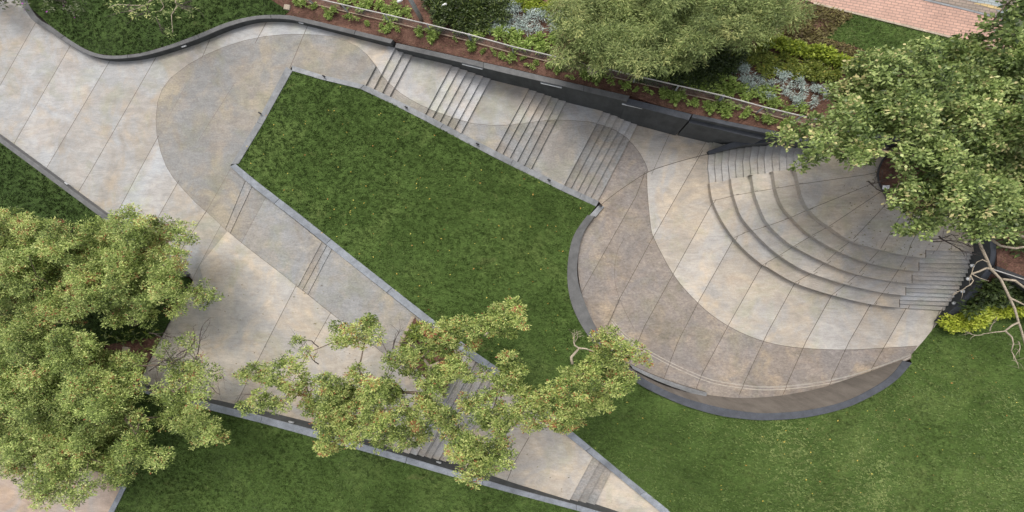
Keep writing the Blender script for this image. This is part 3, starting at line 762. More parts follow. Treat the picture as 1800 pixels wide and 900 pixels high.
# ------------------------------------------------------------------ ground sheets
def sheet(name,poly,zf,mt,step=34,kind='structure',jit=.35):
    V=[Vector(p) for p in poly]; n=len(V); E=[(i,(i+1)%n) for i in range(n)]
    xs=[p[0] for p in poly]; ys=[p[1] for p in poly]
    y=min(ys)+step/2; 
    while y<max(ys):
        x=min(xs)+step/2
        while x<max(xs):
            q=(x+random.uniform(-jit,jit)*step,y+random.uniform(-jit,jit)*step)
            if inside(q,poly): V.append(Vector(q))
            x+=step
        y+=step
    vs_,_,fs_,_,_,_=delaunay_2d_cdt(V,E,[],1,1e-4)
    P=[U(v.x,v.y,zf(v.x,v.y)) for v in vs_]
    ff=[]
    for f in fs_:
        a,b,c=[P[i] for i in f[:3]]
        ff.append(tuple(f) if (b-a).cross(c-a).z>0 else tuple(f)[::-1])
    o=mesh(name,P,ff,mt,smooth=True); 
    if kind: o['kind']=kind
    return o,P,ff
def area_sample(P,ff,n):
    A=np.array([[P[i][:] for i in f[:3]] for f in ff])
    ar=np.abs(np.cross(A[:,1]-A[:,0],A[:,2]-A[:,0])[:,2])
    idx=rng.choice(len(ff),n,p=ar/ar.sum())
    u=rng.random((n,2)); s=u.sum(1)>1; u[s]=1-u[s]
    T=A[idx]; return T[:,0]+u[:,:1]*(T[:,1]-T[:,0])+u[:,1:]*(T[:,2]-T[:,0]), ar.sum()/2
def quads(name,V,tint,mt,parent=None,kind=None,nv=4):
    """V: (n,nv,3) array of faces"""
    n=len(V); me=bpy.data.meshes.new(name)
    V=V.reshape(-1,3)
    if parent is not None: V=V-np.array(parent.location)
    me.vertices.add(n*nv); me.vertices.foreach_set('co',V.astype(np.float32).ravel())
    me.loops.add(n*nv); me.loops.foreach_set('vertex_index',np.arange(n*nv,dtype=np.int32))
    me.polygons.add(n); me.polygons.foreach_set('loop_start',np.arange(0,n*nv,nv,dtype=np.int32))
    me.polygons.foreach_set('loop_total',np.full(n,nv,dtype=np.int32))
    me.materials.append(mt); a=me.attributes.new('tint','FLOAT','FACE'); a.data.foreach_set('value',tint.astype(np.float32))
    me.update(calc_edges=True)
    o=bpy.data.objects.new(name,me); C.objects.link(o)
    if parent is not None: o.parent=parent
    if kind: o['kind']=kind
    return o
def vnoise(x,y,s,seed=0):
    r=np.random.default_rng(seed); z=0
    for k in range(5):
        a=r.uniform(0,6.28); f=s*r.uniform(.6,1.8); z=z+np.sin((x*np.cos(a)+y*np.sin(a))*f+r.uniform(0,6.28)+1.3*np.sin((x*np.sin(a)-y*np.cos(a))*f*.7))
    return z/5
def pip(x,y,poly):
    r=np.zeros(len(x),bool); j=len(poly)-1
    for i in range(len(poly)):
        xi,yi=poly[i][0],poly[i][1]; xj,yj=poly[j][0],poly[j][1]
        if yi!=yj: r^=((yi>y)!=(yj>y))&(x<(xj-xi)*(y-yi)/(yj-yi)+xi)
        j=i
    return r
RI=np.array(ROTI)
def pxs(p):
    q=(p-np.array([0,0,H]))@RI.T; return 900+F*q[:,0]/-q[:,2],450-F*q[:,1]/-q[:,2]
def grass(name,P,ff,dens_,mt,poly,h=.055,label=None,tone=0.0):
    p,_=area_sample(P,ff,100); A=sum(((P[f[1]]-P[f[0]]).cross(P[f[2]]-P[f[0]])).length/2 for f in ff)
    n=int(A*dens_*1.25); nt_=n//9; pc,_=area_sample(P,ff,nt_); own=rng.integers(0,nt_,n)
    tt_=rng.normal(0,.13,nt_); hs=.75+.4*rng.random(nt_)
    p=pc[own]+np.stack([rng.normal(0,.07,n),rng.normal(0,.045,n),np.zeros(n)],1)
    gx,gy=pxs(p); ok=pip(gx,gy,poly); p=p[ok]; own=own[ok]; n=len(p)
    w=.014+.02*rng.random(n); hh=h*(.5+rng.random(n))*hs[own]
    a=rng.uniform(0,6.283,n); la=vnoise(p[:,0],p[:,1],.9,3)*2.5+rng.normal(0,.9,n)
    sx=np.cos(a)*w*1.4; sy=np.sin(a)*w
    lean=hh*(.4+.9*rng.random(n))
    tip=p+np.stack([np.cos(la)*lean*1.3,np.sin(la)*lean,hh],1)
    V=np.stack([p+np.stack([sx,sy,0*sx],1),p-np.stack([sx,sy,0*sx],1),tip],1)
    t=np.clip(.44+tone+(.34*np.clip((pxs(p)[0]-1000)/400,0,1)*np.clip((pxs(p)[1]-560)/150,0,1) if name=='grass' and poly[0]==(513,123) else 0)+.20*vnoise(p[:,0],p[:,1],.30,5)+.12*vnoise(p[:,0],p[:,1],1.1,8)+.12*vnoise(p[:,0],p[:,1],3.1,6)+.7*tt_[own]+rng.normal(0,.13,n),0,1)
    o=quads(name,V,t,mt,kind='stuff',nv=3)
    if label: tag(o,label,'grass')
    return o
# lawn heights
zc=[(513,130,.04),(460,219,.04),(419,288,.04),(452,322,.08),(529,380,-.1),(609,443,-.42),(689,506,-.5),(772,571,-.55),(830,616,-.8),(893,660,-1.6),(1009,762,-1.78),(1069,811,-1.8),(1099,836,-2.2),(1170,893,-2.3),
 (563,139,.03),(633,158,0),(684,182,-.5),(742,211,-.6),(805,245,-1.4),(866,277,-1.5),(928,308,-2.3),(987,337,-2.4),(1048,365,-3.2),(1033,380,-3.08),(1009,413,-3.05),(999,455,-3.0),(998,500,-2.97),(1008,543,-2.85),(1033,589,-2.6),(1068,632,-2.3),(1120,673,-1.85),(1157,694,-1.4),(1204,714,-.95),(1259,730,-.55),(1305,737,-.25),(1350,740,-.15),(1417,735,-.2),(1485,720,-.45),(1540,694,-1.0),(1577,669,-1.85),(1603,640,-3.1),(1598,630,-3.28),(1625,598,-3.3),(1650,567,-3.28),
 (1700,600,-3.0),(1680,660,-2.6),(1750,700,-1.8),(1350,850,-.5),(1500,850,-.7),(1250,820,-.9),(1120,740,-1.7),(700,350,-.7),(850,430,-1.3),(900,520,-1.6),(600,300,-.35),(760,300,-1.1),(1800,850,-1.2),(1800,560,-2.8),(1900,700,-2)]
zC=idw(zc,3.4)
poly=[(513,123),(563,138),(633,155),(684,179),(742,209),(805,242),(866,274),(928,305),(987,334),(1048,362),(1036,378),(1009,413),(999,455),(998,500),(1008,543),(1033,589),(1068,632),(1088,648),(1120,673),(1157,693),(1204,713),(1259,729),(1305,736),(1350,738.5),(1417,733.5),(1485,717.5),(1540,692),(1577,667),(1603,638),(1598,628),(1625,597),(1650,566),(1660,572),(1742,548),(1950,566),(1950,1060),(1270,1060),(1270,978),(1170,893),(1099,836),(1069,811),(1009,762),(893,659),(830,616),(772,571),(689,506),(609,443),(529,379),(452,320),(413,288),(461,219)]
_,P1,f1=sheet('lawn',poly,zC,M['lawn'],26)
grass('grass',P1,f1,330,M['blade'],poly,label='mown green grass of the central and lower right lawn')
zT=lambda x,y:.42
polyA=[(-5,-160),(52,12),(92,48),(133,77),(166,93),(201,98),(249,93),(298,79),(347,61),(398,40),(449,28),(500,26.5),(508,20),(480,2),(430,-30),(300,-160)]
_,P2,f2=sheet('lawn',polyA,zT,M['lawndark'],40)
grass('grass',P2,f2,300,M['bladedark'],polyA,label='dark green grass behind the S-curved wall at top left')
zl=idw([(70,302,.36),(182,385,.36),(250,440,.33),(318,488,.3),(336,497,.03),(300,562,.03),(180,580,.25),(0,450,.3),(0,600,.3),(0,640,.2),(166,640,.2)],3)
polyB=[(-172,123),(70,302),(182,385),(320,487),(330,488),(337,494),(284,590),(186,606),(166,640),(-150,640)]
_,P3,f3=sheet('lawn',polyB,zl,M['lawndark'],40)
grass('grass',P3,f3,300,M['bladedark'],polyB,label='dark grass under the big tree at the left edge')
zb_=idw([(222,682,.28),(378,723,.38),(538,765,.35),(628,790,.08),(713,814,-.32),(796,838,-.82),(900,867,-1.17),(1013,897,-1.52),(1130,931,-1.87),(220,858,.06),(300,850,.1),(500,900,.0),(700,950,-.5),(0,750,.2),(0,640,.2),(166,640,.2),(162,684,.2)],3)
polyD=[(-150,640),(166,640),(162,684),(222,681),(298,702),(378,722),(458,742),(538,764),(628,789),(713,813),(796,837),(900,866),(1013,896),(1130,930),(1260,1060),(140,1060),(200,900),(221,858),(190,833),(60,800),(-150,760)]
_,P4,f4=sheet('lawn',polyD,zb_,M['lawn'],34)
grass('grass',P4,f4,330,M['blade'],polyD,label='green grass below the lower wall along the bottom edge')
sheet('side_paving',[(-150,760),(60,800),(190,834),(217,857),(195,900),(140,1060),(-150,1060)],lambda x,y:.05,M['pink'],60)
# soil beds
zs=idw([(500,26,.4),(600,48,.4),(690,70,.35),(696,74,.16),(900,120,.17),(1107,168,.16),(1112,170,-.1),(1216,200,-.12),(1290,214,-.16),(1460,250,-.16),(1500,229,-.05),(1605,243,.05),(1750,440,.0),(1750,470,-.12),(1900,500,-.1),(600,-50,.1),(1000,60,.1),(1300,100,.0),(1450,20,.0),(1700,0,0),(1700,100,0),(1800,300,0)],3)
polyS=[(500,26.5),(535,32.5),(602,48),(691,70),(696,74),(800,97.5),(900,120),(1000,143.5),(1107,168),(1160,186),(1216,200),(1290,215),(1358,229),(1440,245),(1500,228),(1605,242),(1690,291),(1733,351),(1749,410),(1752,440),(1753,468),(1900,524),(1960,540),(1960,-160),(300,-160),(430,-30),(480,2),(508,20)]
_,P5,f5=sheet('mulch_bed',polyS,zs,M['soil'],26)
sheet('mulch_bed',[(1655,568),(1679,553),(1699,536),(1719,513),(1733,494),(1745,476),(1755,472),(1900,538),(1960,545),(1960,570),(1742,549),(1662,574)],idw([(1655,568,-3.2),(1679,553,-2.8),(1699,536,-2.25),(1719,513,-1.6),(1733,494,-1.1),(1745,476,-.7),(1900,540,-.8),(1742,549,-2.8),(1850,560,-2.6)],3),M['soil'],20)
sheet('mulch_bed',[(186,606),(284,590),(250,655),(243,670),(225,676),(222,681),(162,684),(166,640)],lambda x,y:.19 if x<240 else .03,M['soil'],30)
# planter triangle
sheet('mulch_bed',[(728,559),(770,592),(815,640),(790,672),(777,702),(740,655),(703,612)],lambda x,y:-.40+zP_px(x,y)*0,M['soil'],16)
wall('planter_edging','thin buff stone edging of the planting triangle at the end of the aggregate path','kerb',[(724,556),(698,607),(694,614)],[(729,559),(703,610),(699,616)],[-.42,-.40,-.4],-1.0,M['stone'],M['stone'],'buff edging of the planting triangle')
wall('planter_edging','buff stone edging on the lower side of the planting triangle under the middle tree','kerb',[(694,614),(735,664),(776,706)],[(700,611),(741,659),(782,701)],[-.4,-.38,-.36],-1.0,M['stone'],M['lip'],'buff edging of the planting triangle')
# island of soil on the upper landing
isl=[(1640+97*math.cos(t),308+64*math.sin(t)) for t in [i*math.pi/16 for i in range(32)]]
_,P6,f6=sheet('mulch_bed',isl,lambda x,y:-.99+.12*max(0,1-math.hypot((x-1640)/97,(y-308)/64)),M['soil'],16)
m=MB()
for i in range(32):
    a,b=isl[i],isl[(i+1)%32]; A,B=U(*a,-.95),U(*b,-.95); m.tube([A,B],[.05,.05],6)
ro=m.build('bed_edging',M['black']); tag(ro,'thin black edging ring of the soil bed on the upper landing','edging')
# top right: lawn patch, paving
lp=[(1500,24),(1590,46),(1680,68),(1730,80),(1730,120),(1600,118),(1533,93),(1507,83),(1448,65)]
_,P7,f7=sheet('lawn',lp,lambda x,y:zs(x,y)+.03,M['lawn'],24)
grass('grass',P7,f7,330,M['blade'],lp,tone=.38,label='bright lawn patch below the red brick paving')
sheet('brick_paving',[(1340,-20),(1438,7),(1500,21),(1590,43),(1680,65),(1860,109),(1860,56),(1757,30),(1627,-2),(1500,-34),(1380,-64)],lambda x,y:zs(x,y)+.06,M['brick'],40)
mm_=sheet('patterned_paving',[(1380,-64),(1500,-35),(1627,-3),(1757,29),(1860,55),(1960,80),(1960,-160),(1300,-160)],lambda x,y:zs(x,y)+.06,M['greypaver'],40)
sheet('blue_paving_band',smooth_line([(1660,-10),(1690,-2),(1720,5),(1745,14),(1765,26),(1775,24),(1762,8),(1745,-2),(1730,-12),(1700,-30),(1640,-30)],2),lambda x,y:zs(x,y)+.066,M['bluepaver'],20)
sheet('yellow_paving_band',smooth_line([(1712,6),(1725,9),(1745,15),(1762,19),(1757,13),(1745,9),(1730,6),(1716,5)],2),lambda x,y:zs(x,y)+.072,M['yelpaver'],20)
wall('paving_edging','buff stone edging between the bright lawn patch and the red brick paving','kerb',dens([(1430,6.5),(1500,23.5),(1590,46),(1680,68.5),(1790,96)],2),dens([(1432,3.5),(1500,21),(1590,43),(1680,65.5),(1792,93)],2),[.08]*9,-.3,M['stone'],M['stone'],'edgings of the brick paving')
wall('paving_edging','grey stone edging between the red brick paving and the coloured paving','kerb',[(1615,-2),(1690,16),(1770,36)],[(1615,-5),(1690,13),(1770,33)],[.08]*3,-.3,M['kerb'],M['kerb'],'edgings of the brick paving')

# ------------------------------------------------------------------ foliage
XS=1.35   # leaf spread along the path of the picture's long side
def leafquads(p,n_up,L,W,dirs=None,droop=.0):
    n=len(p); 
    if dirs is None:
        a=rng.uniform(0,6.283,n); dirs=np.stack([np.cos(a),np.sin(a),rng.normal(0,.35,n)],1)
    nz=np.stack([rng.normal(0,n_up,n),rng.normal(0,n_up,n),np.ones(n)],1)
    d=dirs/np.linalg.norm(dirs,axis=1,keepdims=True)
    s=np.cross(nz,d); s/=np.linalg.norm(s,axis=1,keepdims=True)+1e-9
    Lc=(L*(.45+1.1*rng.random(n)))[:,None]; Wc=(W*(.7+.6*rng.random(n)))[:,None]
    sc=np.array([XS,1,1])
    m=d*Lc*.5; tip=d*Lc; tip[:,2]-=droop*Lc[:,0]
    V=np.stack([p,p+(m+s*Wc*.5)*sc,p+tip*sc,p+(m-s*Wc*.5)*sc],1)
    return V
def crown_pts(c,r,rz,n,up=.35):
    d=rng.normal(size=(n,3)); d[:,2]=d[:,2]+up; d/=np.linalg.norm(d,axis=1,keepdims=True)
    q=rng.random(n)**.5*1.12
    return c+d*q[:,None]*np.array([r,r,rz]), d
def limbs(mb,root_pts,targets,r0,rtip=.02,jit=.25,n=6):
    """join every target to the nearest point already in the tree, from the trunk outwards"""
    nodes=[Vector(p) for p in root_pts]; parent=[i-1 for i in range(len(nodes))]
    T=[Vector(t) for t in targets]; T.sort(key=lambda t:(t-nodes[-1]).length)
    base=len(nodes)-1
    for t in T:
        best=min(range(base,len(nodes)),key=lambda i:(nodes[i]-t).length*1.0+.25*(nodes[i]-nodes[base]).length)
        nodes.append(t); parent.append(best)
    cnt=[1]*len(nodes)
    for i in range(len(nodes)-1,0,-1): cnt[parent[i]]+=cnt[i]
    tot=cnt[0]
    for i in range(1,len(nodes)):
        a,b=nodes[parent[i]],nodes[i]; L=(b-a).length
        ra=max(rtip,r0*math.sqrt(min(1,cnt[i]/tot)*1.0)); rb=max(rtip*.7,ra*.72)
        k=max(2,int(L/.5)); pts=[];rd=[]
        off=Vector((random.gauss(0,1),random.gauss(0,1),random.gauss(0,.6)))*jit*L*.18
        for q in range(k+1):
            t=q/k; p=a.lerp(b,t)+off*math.sin(math.pi*t)
            if 0<q<k: p+=Vector((random.gauss(0,1),random.gauss(0,1),random.gauss(0,1)))*.03*L/k*2
            pts.append(p); rd.append(ra+(rb-ra)*t)
        mb.tube(pts,rd,n)
def twigs(mb,p0,d0,L,r,depth):
    k=5; pts=[p0]; d=Vector(d0).normalized(); rd=[r]
    for i in range(k):
        d=(d+Vector((random.gauss(0,.28),random.gauss(0,.28),random.gauss(0,.12)))).normalized()
        pts.append(pts[-1]+d*L/k); rd.append(r*(1-.6*(i+1)/k))
        if depth>0 and random.random()<.75:
            dd=(d+Vector((random.gauss(0,.8),random.gauss(0,.8),random.gauss(0,.3)))).normalized()
            twigs(mb,pts[-1],dd,L*.55,rd[-1]*.7,depth-1)
    mb.tube(pts,rd,4)
def tree(name,label,base,zb,clumps,lmat,L,W,rosd,nleaf,rosr,flat=.55,r0=.28,trunk_top=None,bark='bark',tn=(.5,.2),zvar=.8,n_up=.55,droop=.1,group='trees round the plaza',twig_at=(),grow=1.0,sub=16):
    B=U(base[0],base[1],zb); root=empty(name,B); tag(root,label,'tree',group)
    V=[];Tn=[];tg=[]; fine=[]
    for (x,y,r,z) in clumps:
        r=r*grow; z=z+random.uniform(-zvar,zvar)*.5
        if r<sub: fine.append((x,y,r,z,1)); continue
        k=int(round((r/sub)**1.3*3.0)); fine.append((x,y,r*.5,z-.2,1))
        for i in range(k):
            a=2*math.pi*(i+random.random()*.7)/k; q=r*random.uniform(.45,.68)
            fine.append((x+math.cos(a)*q,y+math.sin(a)*q,r*random.uniform(.32,.50),z+random.uniform(-.9,.7)*min(1,r/28),i%3==0))
    for (x,y,r,z,big) in fine:
        c=np.array(U(x,y,z)); rw=r*(H-z)/F
        if big: tg.append(Vector(c)-Vector((0,0,rw*.3)))
        n=max(4,int(rosd*rw*rw*math.pi))
        q,d=crown_pts(c,rw*.88,rw*flat,n)
        tcl=random.gauss(0,.13)
        # rosettes: leaves springing from a twig end
        for qi,di in zip(q,d):
            m_=max(4,int(nleaf*(.6+.8*random.random())))
            dd=rng.normal(size=(m_,3))*.9+di*1.0+np.array([0,0,.25]); dd/=np.linalg.norm(dd,axis=1,keepdims=True)
            p=qi+dd*(rosr*rng.random(m_)**.6)[:,None]*np.array([XS,1,.8])
            V.append(leafquads(p,n_up,L,W,dd*np.array([1,1,.55])+rng.normal(0,.35,(m_,3)),droop))
            Tn.append(np.clip(rng.normal(tn[0]+tcl,tn[1],m_)+random.gauss(0,.15),0,1))
    quads('crown',np.concatenate(V),np.concatenate(Tn),lmat,root)
    mb=MB(); tt=trunk_top or B+Vector((0,0,2.2))
    pts=[B-Vector((0,0,.3)),B+Vector((.03,.05,.15))]
    lim=MB()
    mid=B.lerp(tt,.5)+Vector((random.gauss(0,.12),random.gauss(0,.12),0))
    mb.tube([B-Vector((0,0,.3)),B+Vector((0,0,.12)),B.lerp(tt,.25),mid,B.lerp(tt,.8),tt],[r0*1.45,r0*1.15,r0,r0*.92,r0*.86,r0*.8],12)
    mb.build('trunk',M[bark],root,True)
    limbs(lim,[tt],tg,r0*.8)
    for (x,y,z,dx,dy,L_) in twig_at:
        tw=MB(); twigs(tw,U(x,y,z),(dx,dy,.05),L_,.035,2); tw.build('bare_twig',M['twig'],root)
    lim.build('limbs',M[bark],root,True)
    return root
Z=lambda L_,z:[(x,y,r,z+random.uniform(-.6,.6)) for x,y,r in L_]
T1a=[(30,400,32),(62,428,45),(15,450,40),(105,425,38),(100,475,55),(165,430,40),(215,380,18),(235,372,12),(195,400,22),(230,402,32),(272,395,16),(290,405,26),(322,412,20),(335,418,9),(255,440,45),(300,455,30),(180,490,55),(245,500,50),(290,500,30),(60,520,45),(120,535,40),(40,480,40),(335,520,16),(352,518,22),(378,517,13),(310,540,20),(200,545,30),(20,560,40),(70,580,35),(250,545,28),(150,450,40),(-20,480,60),(-10,390,30)]
tree('broad_tree','wide yellow-green tree crown overhanging the left wall, upper of the two at the left',(238,566),.2,Z(T1a,4.4),M['leafA'],.10,.044,25,26,.23,grow=1.13,zvar=1.5,r0=.26,trunk_top=U(170,520,2.6),tn=(.52,.2),
 twig_at=[(262,585,3.4,1,-.2,1.6),(290,590,3.2,1,.1,1.4)])
T1b=[(130,615,40),(60,640,45),(10,620,40),(190,640,35),(235,640,22),(110,670,50),(40,690,50),(170,690,45),(225,680,28),(80,735,50),(10,750,45),(140,740,50),(200,735,35),(245,735,18),(60,790,45),(120,800,45),(185,790,40),(240,790,32),(280,805,22),(200,830,28),(100,845,35),(60,850,25),(125,872,22),(20,800,35),(70,880,16),(285,612,14),(330,600,14),(300,645,16),(322,655,26),(290,690,22),(320,705,30),(300,735,24),(335,738,28),(365,755,25),(385,765,14),(350,770,18),(345,640,14),(372,652,14),(360,690,14),(340,665,18),(-30,700,50),(150,855,20)]
tree('broad_tree','large olive green tree filling the bottom left corner, lower of the two at the left',(206,672),.2,Z(T1b,4.4),M['leafA'],.10,.044,25,26,.23,grow=1.13,zvar=1.5,r0=.26,trunk_top=U(160,700,2.4),tn=(.48,.2),
 twig_at=[(255,640,4.4,1,.15,2.6),(262,652,4.2,1,.5,2.2),(300,640,4.4,.9,.3,2.2),(330,640,4.4,1,.2,2.4),(340,655,4.3,1,-.05,2.8),(310,625,4.4,.9,.7,2.0)])
T2=[(470,660,22),(440,655,20),(425,660,10),(500,640,20),(527,643,14),(540,620,10),(525,600,10),(460,707,22),(430,715,14),(490,710,18),(517,687,18),(537,683,15),(553,710,25),(583,700,30),(617,697,32),(657,687,30),(683,680,22),(697,697,20),(577,743,30),(610,743,32),(650,743,28),(683,743,28),(583,775,22),(567,787,14),(620,775,18),(667,775,20),(710,780,12),(733,733,23),(757,717,20),(717,747,20),(777,743,18),
 (817,787,30),(850,800,30),(817,833,16),(850,820,24),(880,787,24),(893,808,17),(843,727,20),(807,760,16),(883,733,26),(880,760,20),(830,845,10),
 (597,575,14),(640,572,20),(615,590,22),(650,565,14),(665,588,14),(595,600,15),(640,598,14),
 (754,580,13),(776,580,18),(792,576,20),(808,570,16),(780,600,24),(800,592,22),(764,608,20),(792,620,20),(828,574,18),(852,572,13),(860,576,16),(870,552,20),(882,560,20),(900,542,20),(912,560,18),(892,580,18),(828,608,14),(726,624,18),(700,626,16),(720,644,18),(684,634,14),(770,660,22),(792,652,20),(820,656,18),(746,672,16),(770,685,14),(852,654,12),(892,622,12),(896,640,20),(892,660,22),(910,650,16),(880,675,18),
 (1071,587,12),(1055,595,17),(1084,602,20),(1098,617,20),(1122,622,12),(1130,634,10),(1084,633,18),(1060,618,20),(1053,645,24),(1084,658,22),(1098,671,18),(1027,649,20),(1000,660,18),(1033,671,24),(1071,684,18),(1049,698,22),(1065,712,12),(1004,684,26),(978,690,22),(955,702,22),(1004,715,26),(982,738,22),(1008,738,18),(993,750,14),(1036,720,16),(950,720,22),(955,742,16),(925,700,22),(915,725,22),(930,745,14),(745,702,20),(765,722,20),(790,735,22),(822,712,20),(845,700,18),(868,690,16),(740,765,24),(700,772,18),(790,762,16),(628,658,20),(575,672,22),(500,674,20),(535,665,14),(852,742,18),(800,640,16),(905,680,18),(590,720,24),(640,712,24),(700,720,20)]
t2=tree('spreading_tree','spreading tree with loose yellow and reddish tinged clumps in front of the central lawn',(762,650),-.4,Z(T2,4.6),M['leafB'],.10,.045,36,26,.19,grow=1.02,r0=.24,trunk_top=U(758,662,1.8),tn=(.52,.2),zvar=.7,
 twig_at=[(470,735-30,4.2,-1,-.1,1.2),(560,610,4.2,-.7,.5,1.3),(690,615,4.0,.2,1,1.2),(560,640,4.3,-1,.4,1.2),(740,620,3.8,-.4,.6,1.4)])
# pale dead limbs of the same tree
mb=MB()
P=[U(x,y,5.0) for x,y in [(1006,640),(1004,628),(1013,618),(1018,612),(1010,607),(1008,600)]]
mb.tube(P,[.075,.07,.06,.055,.04,.02],7)
mb.tube([U(1018,612,5.0),U(1030,613,5.0),U(1044,618,5.0)],[.05,.035,.015],6)
for d in [(.3,1,.2),(-.6,1,.1),(1,.6,.2)]: twigs(mb,U(1010,602,5.0),d,.7,.02,1)
mb.build('dead_limb',M['palebark'],t2,True); mb=MB()
mb.tube([U(746,632,3.6),U(755,644,3.8),U(766,640,4.0),U(772,636,4.0)],[.07,.09,.07,.04],7); mb.tube([U(755,644,3.8),U(755,655,3.6)],[.07,.07],7)
mb.build('dead_limb',M['palebark'],t2,True); mb=MB()
mb.tube([U(915,732,4.6),U(925,723,4.7),U(932,715,4.8)],[.08,.07,.04],7); mb.build('dead_limb',M['palebark'],t2,True); mb=MB(); mb.tube([U(852,590,4.9),U(858,584,5.0)],[.06,.05],7)
o=mb.build('dead_limb',M['palebark'],t2,True)
T3=[(1500,125,20),(1515,110,16),(1555,112,28),(1600,98,20),(1625,78,13),(1640,85,16),(1640,112,35),(1700,95,32),(1760,100,36),(1480,165,22),(1460,160,10),(1530,150,38),(1590,150,42),(1650,160,42),(1720,150,45),(1780,150,45),(1540,200,42),(1600,205,46),(1670,215,48),(1740,215,48),(1795,230,40),(1490,200,28),(1465,225,26),(1430,222,20),(1400,232,16),(1380,243,14),(1366,243,8),(1440,255,22),(1490,258,30),(1530,258,28),(1500,278,15),(1420,283,9),(1405,292,8),(1430,275,12),(1600,270,28),(1650,275,38),(1710,285,42),(1780,300,45),(1585,318,14),(1600,330,22),(1640,325,30),(1690,340,38),(1745,350,40),(1795,370,36),(1570,350,12),(1600,365,22),(1640,365,24),(1600,395,15),(1588,405,8),(1625,405,14),(1640,390,16),(1700,385,26),(1735,400,24),(1770,400,20),(1715,410,14),(1840,200,50),(1840,330,50),(1820,100,45),(1580,190,40)]
t3=tree('broadleaf_tree','big leafy tree with dense pale-tipped leaves covering the right end of the seating','%s'%'' or (1571,268),-.95,Z(T3,4.8),M['leafC'],.14,.095,19,18,.26,zvar=1.4,flat=.6,r0=.3,trunk_top=U(1640,235,2.2),tn=(.52,.2),n_up=.6,
 twig_at=[(1632,420,3.6,1,-.6,1.5),(1640,425,3.6,1,.1,1.6),(1650,415,3.6,.6,-1,1.2),(1530,322,3.5,1,.5,1.3),(1526,318,3.5,.9,-.6,1.4)])
mb=MB()
br=lambda L_,z,r1,r2:mb.tube([U(x+random.uniform(-1,1),y+random.uniform(-1,1),z+.05*random.random()) for x,y in L_],[r1+(r2-r1)*i/(len(L_)-1) for i in range(len(L_))],7)
br([(1716,405),(1720,423),(1726,437),(1733,450),(1743,473),(1758,490),(1773,520),(1783,543),(1791,567),(1797,585),(1804,610)],3.6,.068,.04)
br([(1746,474),(1733,471),(1720,477),(1708,481),(1705,484),(1711,494),(1706,500),(1697,506)],3.6,.055,.02)
br([(1707,482),(1722,488),(1738,494)],3.6,.03,.01)
br([(1763,491),(1785,493),(1800,505),(1830,520)],3.6,.06,.04); br([(1774,524),(1790,530),(1810,540)],3.6,.05,.03)
br([(1791,567),(1780,573),(1767,583),(1750,584),(1728,588)],3.6,.05,.015); br([(1768,583),(1778,592),(1782,605),(1778,618)],3.6,.04,.02)
br([(1738,463),(1727,457),(1718,460),(1711,468)],3.7,.03,.012); br([(1740,420),(1760,432),(1785,437),(1810,432)],3.4,.06,.05)
br([(1775,405),(1790,412),(1810,420)],3.6,.07,.06)
for x,y,dx,dy in [(1728,588,-1,.1),(1778,618,.2,-1),(1804,610,0,-1),(1711,468,-.4,-.7),(1697,506,-.7,-.6),(1790,600,.5,-1),(1740,582,-.2,1)]: twigs(mb,U(x,y,3.6),(dx,dy,0),.8,.022,1)
o=mb.build('bare_limb',M['palebark'],t3,True); o['label']='long pale bare limb with no leaves'
T4=[(1000,25,36),(1060,18,45),(1120,25,50),(1180,25,48),(1240,30,46),(1300,30,45),(1360,15,36),(1395,35,20),(1010,62,28),(1000,92,24),(985,98,14),(1025,100,24),(1060,80,40),(1110,78,42),(1160,72,42),(1195,98,26),(1150,108,26),(1240,65,36),(1300,60,26),(1345,45,26),(1180,50,46),(1120,110,24),(1080,112,20),(1050,118,12),(1410,15,16),(1215,110,16),(1060,-30,45),(1180,-30,50),(1300,-30,45)]
tree('feathery_tree','pale green feathery fine-leaved tree spreading over the mulch beds at the top edge',(1150,96),.1,Z(T4,2.9),M['leafD'],.17,.035,24,24,.30,zvar=1.4,grow=1.05,flat=.45,r0=.2,trunk_top=U(1160,70,1.2),tn=(.5,.2),droop=.25,n_up=.7)
tree('corner_tree','dark leafed tree just showing in the top right corner over the coloured paving',(1800,-45),.05,Z([(1790,62,26),(1772,45,16),(1752,50,13),(1792,12,18),(1770,8,12),(1825,30,40),(1830,-20,40),(1742,42,7)],4.6),M['leafC'],.2,.13,9,12,.3,r0=.18,trunk_top=U(1815,-30,2.4),tn=(.35,.18))
tree('twiggy_tree','sparse twiggy tree hanging over the dark lawn at the top edge',(272,-30),.4,Z([(205,6,12),(225,18,9),(250,8,14),(270,20,12),(285,10,14),(240,25,6),(265,-20,25),(300,-10,20),(300,25,6),(337,22,5),(303,57,4),(190,10,10),(310,8,8)],3.4),M['leafD'],.15,.055,12,9,.24,r0=.12,trunk_top=U(270,-20,2.0),tn=(.5,.2),
 bark='palebark',twig_at=[(275,30,3.4,.3,-1,.9),(310,5,3.4,1,-.3,1.5),(230,15,3.4,-.8,-.5,1.2),(320,15,3.4,1,-.4,1.0),(260,10,3.4,-.3,-1,1.2)])

